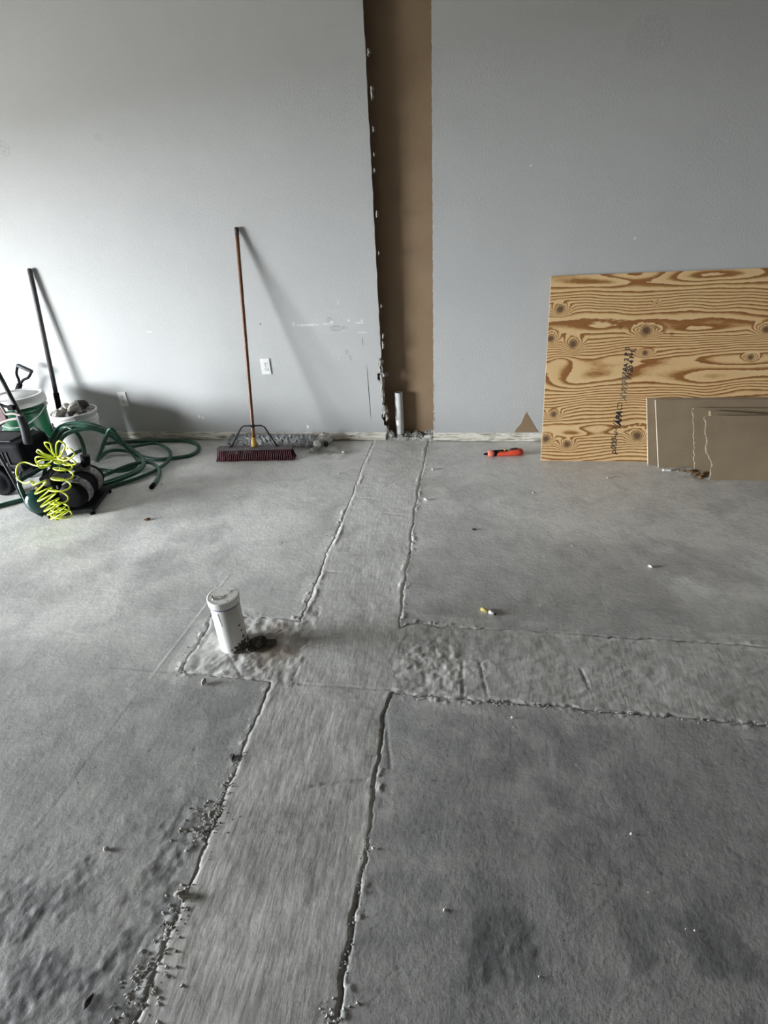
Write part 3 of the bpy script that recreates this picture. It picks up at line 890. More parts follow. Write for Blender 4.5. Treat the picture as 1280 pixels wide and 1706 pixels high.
    ed = plain('plywood_edge', (0.45, 0.31, 0.16), (0.70, 0.55, 0.35), 0.8, 1.0, stretch=(3, 160, 3))
    MB().box((L / 2, T / 2 + 0.0006, H / 2), (L, T - 0.0006, H)).build('core', ed, root)
    # stamped print, reading upwards
    tu, tv = uv(1019.5, 753)

    def stamp(txt, du, v0, size, mat, bold=0.0, shear=0.35, sx=1.0):
        cu_ = bpy.data.curves.new('stamp', 'FONT'); cu_.body = txt; cu_.size = size; cu_.shear = shear; cu_.offset = bold
        cu_.align_x = 'LEFT'; cu_.align_y = 'BOTTOM_BASELINE'
        ob = bpy.data.objects.new('stamp_tmp', cu_); COL.objects.link(ob)
        me_ = bpy.data.meshes.new_from_object(ob.evaluated_get(bpy.context.evaluated_depsgraph_get()))
        bpy.data.objects.remove(ob)
        # text x -> up the sheet, text y -> to the left
        A = np.empty(len(me_.vertices) * 3, np.float32); me_.vertices.foreach_get('co', A); A = A.reshape(-1, 3)
        B = np.stack([-A[:, 1] + tu + du, np.full(len(A), -0.0007), A[:, 0] * sx + v0], -1)
        me_.vertices.foreach_set('co', B.ravel().astype(np.float32)); me_.update(); me_.materials.clear(); me_.materials.append(mat)
        ob = bpy.data.objects.new('stamped_print', me_); COL.objects.link(ob); ob.parent = root
        return (B[:, 2].max())
    k = H / (767 - 460)     # metres per photo pixel up the sheet
    at_ = lambda y: (767 - y) * k
    stamp('p000-u-l', 0.026, at_(755), 0.050, M_INK, 0.0005, sx=1.05)
    stamp('//', 0.043, at_(711), 0.074, M_INK, 0.0, 0.45)
    stamp('APA', 0.041, at_(705), 0.050, M_INK, 0.0030, sx=0.98)
    stamp('CD', 0.039, at_(680), 0.044, M_INK, 0.0, sx=.8)
    stamp('XW/FE1', 0.062, at_(664), 0.055, M_INKF, 0.0008, sx=0.96)
    stamp('//', 0.078, at_(628), 0.082, M_INK, 0.0003, 0.45)
    stamp('8A 2 B 0', 0.052, at_(614), 0.037, M_INK, 0.0012, 0.1, sx=1.12)
    stamp('20 4 FH', 0.082, at_(616), 0.037, M_INK, 0.0014, 0.1, sx=1.12)
    return bl, tl, up, nrm


PLY = plywood()

# ================================================================== drywall offcuts in front of the plywood


def offcut(name, label, bl_px, tl_px, ytop, width, seed, jag=0.0, top_jag=0.0, bite=None, T=0.0127, right_h=None):
    rnd = random.Random(seed)
    root = empty(name); tag(root, label, 'drywall', 'drywall offcuts against the plywood')
    bl = fl(*bl_px); tl = wl(tl_px[0], tl_px[1], ytop)
    xd = Vector((1, 0.02, 0)).normalized()
    up = tl - bl; lean = up.dot(xd); up -= xd * lean; H = up.length; up.normalize(); nr = up.cross(xd)
    Mx = Matrix((xd, nr, up)).transposed().to_4x4(); Mx.translation = bl; root.matrix_world = Mx
    n = 26 if jag else 1
    left = []
    for i in range(n + 1):
        t = i / n; x = lean * t
        if jag: x += rnd.uniform(-jag, jag)
        if bite and t < bite[0]: x += bite[1] * math.sin(math.pi * t / bite[0]) ** 0.6
        left.append((x, H * t))
    n2 = 20 if top_jag else 1
    rh = H if right_h is None else right_h
    top = [(lean + (width - lean) * i / n2, H + (rh - H) * i / n2 + (rnd.uniform(-top_jag, top_jag) if top_jag else 0)) for i in range(1, n2 + 1)]
    poly = [(width, 0.0)] + top[::-1] + left[::-1]
    core = MB().prism(poly, T - 0.0012, Matrix.Translation((0, 0.0006, 0))).build('gypsum_core', M_KRAFT if T > 0.02 else (M_TORNB if jag else M_EDGE), root)
    poly2 = [(width, 0.0)] + top[::-1] + [(x + 0.0022 + (rnd.uniform(0, jag * .7) if jag else 0), z) for x, z in left[::-1]]
    MB().prism(poly2, 0.0007, Matrix.Translation((0, 0.0, 0))).build('paper_face', M_KRAFT, root)
    return root


offcut('drywall_offcut', 'rear brown drywall offcut with pale cut edge, tallest, touching the plywood', (1080, 775), (1078, 663.5), -0.234, 0.92, 1)
offcut('drywall_offcut', 'second brown drywall offcut from the plywood, nearly as tall as the rear one', (1097.5, 779), (1092.5, 666), -0.252, 0.90, 2)
offcut('drywall_offcut', 'middle brown drywall offcut with crumbling left edge behind the front piece', (1158, 787), (1155, 680), -0.300, 0.62, 3, jag=0.005, top_jag=0.0, right_h=0.395)
offcut('drywall_offcut', 'narrow brown drywall strip just showing above the front offcut', (1196, 794), (1184, 684), -0.335, 0.50, 5, right_h=0.37, T=0.03)
offcut('drywall_offcut', 'front brown drywall offcut with broken left edge and stained face', (1181.5, 800), (1174.5, 693), -0.400, 0.70, 4, jag=0.006, bite=(0.42, 0.020))
# rotten flakes and a white chip by the offcuts
for i, (px, py, s) in enumerate([(1150, 787, 0.022), (1160, 791, 0.026), (1172, 793, 0.024), (1140, 786, 0.014), (1166, 796, 0.018), (1177, 790, 0.02)]):
    o = rock('rotten_flake', M_RUST, None, fl(px, py), (s, s * .7, s * .5), 60 + i, 2, flat=True)
    tag(o, 'crumbly brown rotten flake on the floor by the front drywall offcut', 'debris', 'rotten flakes by the offcuts')
o = MB().box((0, 0, 0.006), (0.045, 0.018, 0.011)).build('plaster_chip', M_PLASTER, loc=fl(1111, 784)); o.rotation_euler.z = 0.1
tag(o, 'small white block chip just in front of the second drywall offcut', 'debris')

# ================================================================== push broom


def broom():
    a = fl(356, 770.5); b = fl(496.5, 767.5)
    ax = (b - a); ax.z = 0; L = ax.length - 0.02; ax.normalize(); dep = Vector((-ax.y, ax.x, 0))
    c = (a + b) / 2 + dep * 0.052
    root = empty('push_broom', c); tag(root, 'push broom with red-brown wooden handle and maroon bristles leaning on wall', 'broom')
    root.rotation_euler.z = math.atan2(ax.y, ax.x)
    Mi = root.matrix_basis.inverted()
    ZB_ = 0.074
    hl = L / 2 - 0.02
    MB().box((0, 0, ZB_ + 0.011), (2 * hl, 0.060, 0.022)).build('head_block', M_BLOCK, root, bevel=0.008, seg=3)
    rnd = random.Random(2); mb = MB(); dk = MB()
    for r_, yy in enumerate((-0.030, -0.015, 0.0, 0.015, 0.030)):
        n = 40
        for i in range(n):
            t = (i + (0.5 if r_ % 2 else 0)) / n * 2 - 1
            x0 = t * (hl - 0.008)
            x1 = x0 + 0.016 * t ** 3 + rnd.uniform(-.003, .003); y1 = yy * 1.65 + rnd.uniform(-.003, .003)
            z1 = 0.004 + rnd.uniform(0, .004)
            xm = (x0 + x1) / 2; ym = yy * 1.2; zm = ZB_ * .45
            mb.loft([(x0, yy, ZB_ + .002), (xm, ym, zm), (x1, y1, z1)], [0.0036, 0.0052, 0.0070], 6)
    o = mb.build('bristles', M_BRISTLE, root); tag(o, 'maroon bristle tufts', kind='stuff')
    top = Mi @ wl(394, 379, -0.016)
    base = Mi @ wl(424.5, 748, c.y + 0.0); base = Vector((base.x, 0.0, ZB_ + 0.02))
    d = (top - base).normalized()
    MB().loft([base, base + d * 0.05, base + d * 0.052, base + d * 0.070], [0.021, 0.019, 0.016, 0.0155], 20).build('ferrule', M_YELLOWF, root)
    n = 14; pts = [base + d * 0.02 + (top - base - d * 0.02) * (i / n) for i in range(n + 1)]
    MB().loft(pts, 0.0125, 16).build('handle', M_WOOD, root)
    MB().loft([top - d * 0.045, top - d * 0.004, top], [0.0138, 0.0138, 0.010], 16).build('handle_tip', M_DARKTIP, root)
    h = base + d * 0.150
    br = [(-0.170, 0, ZB_ + 0.021), (-0.085, h.y, h.z - 0.012), (-0.062, h.y - 0.004, h.z + 0.002), (-0.03, h.y - 0.012, h.z + 0.004), (0.03, h.y - 0.012, h.z + 0.004), (0.062, h.y - 0.004, h.z + 0.002), (0.085, h.y, h.z - 0.012), (0.170, 0, ZB_ + 0.021)]
    br = [Vector((p[0] + (base.x + (h.x - base.x) * 1.0) * (0.0 if abs(p[0]) > 0.1 else 1.0), p[1], p[2])) for p in br]
    br[0].x += base.x; br[-1].x += base.x
    mbr = MB().loft(br, 0.0048, 8); mbr.loft([h + Vector((0, -0.0, -.008)), h + Vector((0, 0, .008))], 0.0165, 16)
    mbr.box((br[0].x, 0, ZB_ + .024), (.022, .02, .004)); mbr.box((br[-1].x, 0, ZB_ + .024), (.022, .02, .004))
    mbr.build('brace', M_BLACKM, root)


broom()

# ================================================================== rough concrete bar on the floor behind the broom
def bar():
    a = fl(376, 745); b = fl(528, 748); y = -0.105
    rnd = random.Random(9)
    n, k = 46, 14; L = b.x - a.x; mb = MB(); pts = []
    vs = []; fs = []
    for i in range(n + 1):
        t = i / n; e = min(1, (t / 0.05)) ** .5 if t < .05 else (1 if t < .9 else 1 - 0.55 * ((t - .9) / .1) ** 2)
        for j in range(k):
            an = 2 * math.pi * j / k
            cx_ = math.copysign(abs(math.cos(an)) ** .6, math.cos(an)); cz_ = math.copysign(abs(math.sin(an)) ** .6, math.sin(an))
            r = 1 + rnd.uniform(-.10, .10)
            vs.append((L * t + rnd.uniform(-.004, .004), cx_ * 0.055 * e * r, 0.045 + cz_ * 0.040 * e * (r if cz_ > -.5 else 1.0)))
    for i in range(n):
        for j in range(k):
            j2 = (j + 1) % k; fs.append((i * k + j, i * k + j2, (i + 1) * k + j2, (i + 1) * k + j))
    fs.append(tuple(range(k - 1, -1, -1))); fs.append(tuple(n * k + j for j in range(k)))
    mb.add(vs, fs)
    o = mb.build('concrete_bar', M_CURB, loc=(a.x, y, -0.004))
    tag(o, 'long rough grey concrete bar lying along the wall behind the push broom', 'concrete bar')


bar()
for i, (px, py, s, lab) in enumerate([
    (540, 735, (0.062, 0.034, 0.048), 'largest white crumbling plaster lump at the end of the concrete bar'),
    (529, 743, (0.050, 0.028, 0.034), 'white plaster lump in front of the largest one by the concrete bar'),
    (519, 748, (0.024, 0.02, 0.016), 'smallest white plaster lump nearest the push broom bristles'),
    (549, 731, (0.034, 0.026, 0.020), 'cream plaster lump against the wall past the concrete bar')]):
    p = fl(px, py + 6)
    p.y = min(p.y, -0.05)
    o = rock('plaster_lump', M_PLASTER, None, (p.x, p.y, 0.0), s, 80 + i, 3, rough=1.7, flat=True, rz=0.7 + i)
    tag(o, lab, 'plaster')
o = rock('stone', M_CONCD, None, fl(544, 744), (0.02, 0.016, 0.022), 99, 2, flat=True)
tag(o, 'small dark stone beside the white plaster lumps', 'stone')

# ================================================================== outlets


def outlet(px, py, label):
    p = wl(px, py)
    root = empty('wall_outlet', p); tag(root, label, 'outlet')
    MB().box((0, -0.0035, 0), (0.072, 0.007, 0.116)).build('cover_plate', M_WHITEP, root, bevel=0.003, seg=2)
    for dz in (-0.0195, 0.0195):
        f = MB(); pr = []
        for k in range(20):
            an = 2 * math.pi * k / 20
            pr.append((0.0165 * math.cos(an), max(-0.0135, min(0.0135, 0.0165 * math.sin(an))) + dz))
        f.prism(pr, 0.0025, Matrix.Translation((0, -0.0090, 0)))
        r = f.build('receptacle', M_WHITEP, root)
        s = MB()
        s.box((-0.0060, -0.0094, dz + 0.003), (0.0026, 0.001, 0.0095)); s.box((0.0060, -0.0094, dz + 0.003), (0.0026, 0.001, 0.008))
        s.cyl((0, -0.0090, dz - 0.0075), (0, -0.0099, dz - 0.0075), 0.003, n=10)
        s.build('slots', M_BLACK, r)
    MB().cyl((0, -0.0068, 0), (0, -0.0082, 0), 0.0034, n=12).build('screw', M_WIRE, root)


outlet(443.2, 610.4, 'white duplex wall outlet right of the push broom handle')
outlet(205.6, 664.8, 'white duplex wall outlet low on the wall above the garden hose')

# ================================================================== PVC pipes


def capped_pipe():
    p = fl(384, 1086)
    p.y += 0.045
    root = empty('capped_pipe', (p.x, p.y, 0)); tag(root, 'short white plastic drain pipe with flat cap standing out of the concrete patch', 'pipe')
    r = 0.057
    MB().lathe([(r, -0.02), (r, 0.232), (r - 0.004, 0.2325), (r - .004, .20)], 48).build('pipe', M_PVC, root)
    MB().lathe([(0.0, 0.251), (0.044, 0.2505), (0.052, 0.2515), (0.0585, 0.2535), (0.0615, 0.252), (0.0620, 0.249), (0.0618, 0.226), (0.0600, 0.2235), (0.0572, 0.2235)], 48).build('cap', M_PVC, root)
    MB().lathe([(0.0, 0.2522), (0.052, 0.2526)], 48).build('dusty_cap_face', M_PVCD, root)
    MB().lathe([(0.0574, 0.2235), (0.0588, 0.2230), (0.0586, 0.2180), (0.0572, 0.2175)], 48).build('primer_ring', M_BLUE, root)
    # faint seam drawn down the side
    an = math.radians(-97)
    pts = [Vector(((r + .0002) * math.cos(an + t * .10), (r + .0002) * math.sin(an + t * .10), 0.205 - 0.06 * t)) for t in np.linspace(0, 1, 8)]
    MB().loft(pts, 0.0009, 5).build('seam_mark', M_CONC, root)
    for k, (x, y, s) in enumerate([(-0.032, -0.024, .006), (-0.026, -0.031, .0055), (-.038, -.012, .005), (.01, .01, .003), (.012, -.005, .003), (.0, -.02, .003), (.02, .035, .003)]):
        rock('dried_mortar_bit', M_CONCD if k in (0, 2, 4) else M_PLASTER, root, (x, y, 0.2525), (s, s, s * .7), 200 + k, 1, flat=True)
    # mud splashed on the right side
    rnd = random.Random(3); mb = MB()
    for i in range(60):
        an = rnd.gauss(-0.55, 0.42); zz = abs(rnd.gauss(0, 0.032)) * (1.2 if an > -.7 else .6); s = rnd.uniform(.003, .009)
        cxx, cyy = (r + .001) * math.cos(an), (r + .001) * math.sin(an)
        t_ = Vector((-math.sin(an), math.cos(an), 0)); nn = Vector((math.cos(an), math.sin(an), 0))
        c = Vector((cxx, cyy, zz))
        vs = [c + t_ * s + Vector((0, 0, s * .6)), c - t_ * s * .8 + Vector((0, 0, s * .2)), c - t_ * s * .6 - Vector((0, 0, s)), c + t_ * s * .7 - Vector((0, 0, s * .7)), c + nn * s * .45]
        mb.add(vs, [(0, 1, 4), (1, 2, 4), (2, 3, 4), (3, 0, 4)])
    o = mb.build('mud_splash', M_MUD, root); tag(o, 'dark mud clinging to the foot of the pipe', kind='stuff')


capped_pipe()
p = fl(384, 1086)
for i, (dx, dy, s, lab) in enumerate([(0.105, 0.050, (0.040, 0.03, 0.022), 'darkest mud clod touching the right side of the capped pipe'), (0.150, 0.06, (0.028, 0.022, 0.013), 'flatter dark mud clod further right of the capped pipe'), (0.085, 0.012, (0.024, 0.02, 0.013), 'small mud clod at the front right foot of the capped pipe')]):
    o = rock('mud_clod', M_MUD, None, (p.x + dx, p.y + dy, -0.002), s, 300 + i, 3, rough=.8, flat=True)
    tag(o, lab, 'mud')


def stub_pipe():
    b = wl(667, 727, 0.055); t = wl(664, 655, 0.055)
    root = empty('drain_stub', (b.x, 0.062, 0.0)); tag(root, 'thin open white plastic pipe standing inside the wall cavity', 'pipe')
    h = t.z + 0.004; r = 0.0301
    dx = t.x - b.x
    M_ = Matrix.Shear('XY', 4, (dx / h, 0))
    MB().lathe([(r, -.01), (r, h), (r - .0045, h), (r - .0045, h - .15)], 32, mat=M_).build('pipe', M_PVC, root)
    MB().lathe([(r + .0006, 0.012), (r + .0012, 0.02), (r + .0006, 0.045)], 32, mat=M_).build('mortar_smear', M_CONC, root)


stub_pipe()

# ================================================================== buckets
WB = fl(122, 684, 0.365); WB = Vector((WB.x, WB.y, 0))
GB = fl(27, 660, 0.475); GB = Vector((GB.x, min(GB.y, -0.26), 0))


def bucket(loc, h, rt, rb, body, rim, label, name='bucket', lid=False, bail_a=0.0, cat='bucket', bail_drop=None, bail_mat=None):
    root = empty(name, loc); tag(root, label, cat)
    f = lambda z: rb + (rt - rb) * z / h
    prof = [(0.0, 0.003), (rb - .012, 0.003), (rb - .004, 0.0), (rb, 0.006), (f(h * .5), h * .5), (f(h * .76), h * .76)]
    for zz in (0.77, 0.83):
        prof += [(f(h * zz), h * zz), (f(h * zz) + .0065, h * zz + .002), (f(h * zz) + .0065, h * zz + .005), (f(h * zz), h * zz + .007)]
    prof += [(f(h * .93), h * .93), (f(h) + .008, h * .935), (f(h) + .009, h - .003), (f(h) + .006, h), (f(h) - .002, h), (f(h) - .004, h - .004), (f(h * .5) - .004, h * .5), (rb - .005, 0.02), (0.0, 0.02)]
    MB().lathe(prof, 56).build('body', body, root)
    if lid:
        MB().lathe([(0, h + .010), (rt - .035, h + .010), (rt - .03, h + .003), (rt - .016, h + .003), (rt - .010, h + .016), (rt + .008, h + .016), (rt + .014, h + .012), (rt + .0145, h - .014), (rt + .0165, h - .016), (rt + .0165, h - .050), (rt + .012, h - .052)], 56).build('lid', rim, root)
    # wire bail hanging on the side with plastic grip
    drop = bail_drop or 0.10
    R_ = rt + .014; zt_ = h * .86; pts = []
    for k in range(25):
        t = k / 24 * math.pi
        pts.append(Vector((R_ * math.cos(t), -(R_ + .004) * math.sin(t), zt_ - drop * math.sin(t) ** 1.3)))
    A = Matrix.Rotation(bail_a, 4, 'Z')
    MB().loft([A @ q for q in pts], 0.0035 if bail_mat is None else 0.0048, 8).build('bail_handle', bail_mat or M_WIRE, root)
    for s in (-1, 1):
        MB().cyl(A @ Vector((s * (rt - .012), 0, zt_)), A @ Vector((s * (rt + .020), 0, zt_)), 0.016, n=16).build('bail_ear', rim, root)
    return root


bucket(WB, 0.365, 0.150, 0.130, M_BUCKETW, M_BUCKETW, 'white plastic bucket heaped with broken concrete behind the garden hose', bail_a=2.2, bail_drop=0.16)
bucket(GB, 0.470, 0.168, 0.140, M_GREEN, M_LID, 'green plastic bucket with white lid beside the white bucket', lid=True, bail_a=0.35, bail_drop=0.11, bail_mat=plain('pale_bail', (0.35, 0.40, 0.37), (0.45, 0.50, 0.47), 0.5, 20))
# lumps of broken concrete in the white bucket
rub = [(-0.085, -0.02, .33, (.055, .05, .05), 0, 'pale'), (-0.04, -0.085, .345, (.06, .045, .045), 0, 'pale'), (-0.09, 0.05, .36, (.05, .04, .03), 0, 'slab'), (0.02, -0.03, .37, (.075, .03, .035), 0, 'long'),
       (0.04, 0.06, .365, (.05, .045, .05), 1, 'dark'), (0.035, -0.095, .335, (.045, .035, .04), 1, 'dark front'), (0.09, -0.03, .34, (.04, .045, .05), 1, 'dark right'), (0.095, 0.05, .33, (.04, .045, .04), 0, 'grey right'), (0.075, -0.085, .33, (.035, .03, .04), 0, 'white front right'), (-0.01, 0.09, .34, (.06, .04, .04), 1, 'back'), (0.0, 0.02, .31, (.08, .08, .06), 0, 'middle'), (-0.055, 0.02, .375, (.035, .03, .03), 0, 'top')]
RL = ['pale concrete chunk leaning over the left rim of the white bucket', 'pale concrete chunk at the front of the white bucket', 'flat concrete slab sticking out at the left back of the white bucket', 'long light concrete chunk on top of the heap in the white bucket', 'dark stone at the back of the heap in the white bucket', 'black stone at the front middle of the white bucket', 'dark stone against the right side of the white bucket', 'grey concrete chunk at the right back of the white bucket', 'whitish chip standing at the front right of the white bucket', 'dark stone hidden behind the long chunk in the white bucket', 'wide grey chunk in the middle of the white bucket', 'small pale chunk topping the left of the white bucket heap']
for i, ((dx, dy, z, s, dk, _), lab) in enumerate(zip(rub, RL)):
    o = rock('concrete_chunk', M_CONCD if dk else M_CONC, None, (WB.x + dx, WB.y + dy, z + 0.015), s, 400 + i, 2, rough=1.1, rz=i * 1.3)
    tag(o, lab, 'concrete chunk', 'rubble in the white bucket')
    if _ == 'long': o.rotation_euler = (0.2, -0.6, 0.5)

# ================================================================== long dark tool handle and D-grip shovel


def long_tool():
    top = wl(49, 447, -0.020); mid = wl(96, 668, -0.125)
    d = (mid - top).normalized()
    bot = top + d * ((0.03 - top.z) / d.z)
    root = empty('long_handled_shovel', (bot.x, bot.y, 0)); tag(root, 'dark long-handled tool leaning on the wall behind the white bucket', 'shovel')
    o = root.location.copy()
    k = top + d * ((top - mid).length - 0.06)
    MB().loft([top - o, top + d * .01 - o, k - o], [0.011, 0.0165, 0.0165], 16).build('handle', plain('dark_grey_handle', (0.045, 0.042, 0.045), (0.085, 0.08, 0.083), 0.5, 14), root)
    k2 = bot - d * 0.22
    MB().loft([k - d * .004 - o, k - o, k2 - o, bot - d * .16 - o], [0.018, 0.0205, 0.0205, 0.026], 16).build('socket', M_BLACK, root)
    mb = MB(); c = bot - d * 0.16 - o
    vs = []
    for i in range(7):
        t = i / 6; w = 0.10 * (1 if t < .7 else 1 - .35 * (t - .7) / .3)
        for j in range(5):
            s = j / 2 - 1; vs.append((c + d * (0.17 * t) + Vector((w * s, 0.012 * s * s - 0.004, 0))))
    fs = [(i * 5 + j, i * 5 + j + 1, i * 5 + 5 + j + 1, i * 5 + 5 + j) for i in range(6) for j in range(4)]
    mb.add(vs, fs, True)
    b = mb.build('blade', M_BLACKM, root); m = b.modifiers.new('t', 'SOLIDIFY'); m.thickness = .003


long_tool()


def d_shovel():
    Y = -0.105
    neck = wl(33, 641, Y); g0 = wl(29.5, 608.5, Y); g1 = wl(53, 619, Y)
    ca = wl(31, 632, Y); cb = wl(39, 633, Y)
    ax = (neck - (g0 + g1) / 2); ax = Vector((ax.x, -0.02, ax.z)).normalized()
    bot = neck + ax * ((0.02 - neck.z) / ax.z); bot.y = max(bot.y, -0.14)
    root = empty('d_grip_shovel', (bot.x, bot.y, 0)); tag(root, 'tool with black D-shaped grip standing behind the green bucket', 'shovel'); o = root.location.copy()
    left = catmull([neck, ca, wl(27.5, 622, Y), g0], 6); right = catmull([neck, cb, wl(47, 629, Y), g1], 6)
    mb = MB(); mb.loft([p - o for p in left], 0.0095, 10); mb.loft([p - o for p in right], 0.0095, 10)
    mb.loft([neck + ax * .07 - o, neck - o, neck - ax * .02 - o], [0.02, 0.020, 0.012], 14)
    mb.build('yoke', M_BLACK, root)
    dd = (g1 - g0).normalized()
    MB().loft([g0 - dd * .004 - o, g0 + dd * .004 - o, g1 - dd * .004 - o, g1 + dd * .004 - o], [0.012, 0.0155, 0.0155, 0.012], 14).build('grip', plain('ribbed_grip', (0.03, 0.032, 0.036), (0.06, 0.063, 0.07), 0.55, 40), root)
    MB().loft([neck + ax * .05 - o, bot - ax * .02 - o], 0.016, 14).build('shaft', M_WHITEP, root)
    c = bot - o
    MB().box((c.x, c.y - .004, 0.13), (0.20, 0.006, 0.24)).build('blade', M_BLACKM, root)


d_shovel()

# ================================================================== garden hose
def P3(pts):
    return [fl(x, y, z) for x, y, z in pts]


HOSE = [(253.5, 810, .014), (261, 800, .013), (266, 788, .014), (261, 777, .03), (246, 770, .045), (222, 773, .05), (195, 783, .045), (165, 795, .035), (130, 803, .05), (98, 795, .09), (84, 770, .15), (84, 745, .225), (92, 719, .315), (110, 707, .345),
        (140, 705, .345), (168, 712, .31), (192, 727, .21), (212, 743, .125), (232, 757, .065), (241, 768, .05), (234, 783, .035), (208, 796, .027), (175, 807, .022), (140, 812, .03), (106, 803, .07), (93, 777, .14), (96, 748, .235), (106, 727, .30), (128, 717, .325), (155, 715, .32), (182, 725, .26), (203, 740, .165), (222, 752, .095), (236, 763, .06), (238, 775, .045), (220, 788, .032), (190, 799, .027), (155, 808, .03), (115, 803, .065), (91, 780, .12), (89, 750, .22), (101, 722, .31), (122, 712, .335),
        (150, 710.5, .335), (178, 719, .28), (198, 732, .185), (215, 744, .10), (236, 741, .055), (262, 739, .035), (283, 752, .03), (280, 768, .028), (258, 784, .02), (225, 798, .018), (192, 808, .016), (165, 815, .016), (130, 818, .02), (102, 806, .06),
        (98, 785, .11), (112, 763, .13), (142, 748, .10), (180, 739, .05), (215, 735.5, .02), (255, 734.5, .014), (300, 733.5, .014), (325, 738, .014), (331, 748, .014), (318, 758, .014), (290, 763, .014), (262, 765, .015), (235, 760, .02), (208, 751, .03),
        (180, 752, .04), (162, 768, .06), (168, 752, .15), (176, 730, .245), (182, 716.5, .305), (188, 716, .305), (196, 727, .245), (210, 745, .145), (222, 757, .075), (229, 768, .05), (222, 779, .03), (200, 785, .025), (172, 783, .03), (150, 779, .05), (142, 766, .10),
        (140, 748, .18), (133, 729, .26), (122, 716, .325), (108, 712, .335), (96, 722, .30), (86, 742, .23), (78, 768, .15), (72, 798, .07), (62, 820, .02), (42, 831, .014), (15, 838, .014), (0, 842, .014), (-40, 851, .014), (-90, 852, .014), (-130, 840, .014)]
hp = catmull(P3(HOSE), 7)
root = empty('garden_hose', (-2.4, -0.7, 0)); tag(root, 'dark green garden hose in loose tangled loops in front of the white bucket', 'hose')
o = root.location.copy()
for q in hp: q.z = max(q.z, 0.0135)
MB().loft([q - o for q in hp], 0.0132, 9).build('tube', M_HOSE, root)
e0 = hp[0] - o; ed_ = (hp[0] - hp[2]).normalized()
MB().loft([e0 - ed_ * .03, e0 + ed_ * .004, e0 + ed_ * .02, e0 + ed_ * .02, e0 + ed_ * .005], [.0135, .0145, .0145, .010, .009], 14, caps=False).build('coupling', M_BLACK, root)
hp2 = catmull(P3([(30, 815, .03), (34, 795, .07), (38, 768, .16), (47, 731, .29), (52, 718, .335), (58, 713.5, .35), (67, 718, .33), (78, 728, .28), (92, 742, .20), (100, 770, .10), (105, 800, .03)]), 8)
for q in hp2: q.z = max(q.z, 0.0125)
o2 = MB().loft([q - Vector((-2.8, -1.0, 0)) for q in hp2], 0.0115, 9).build('hose_loop', M_HOSEG, loc=(-2.8, -1.0, 0))
tag(o2, 'faded grey-green hose arching up between the black machine and the compressor', 'hose')

# ================================================================== air compressor


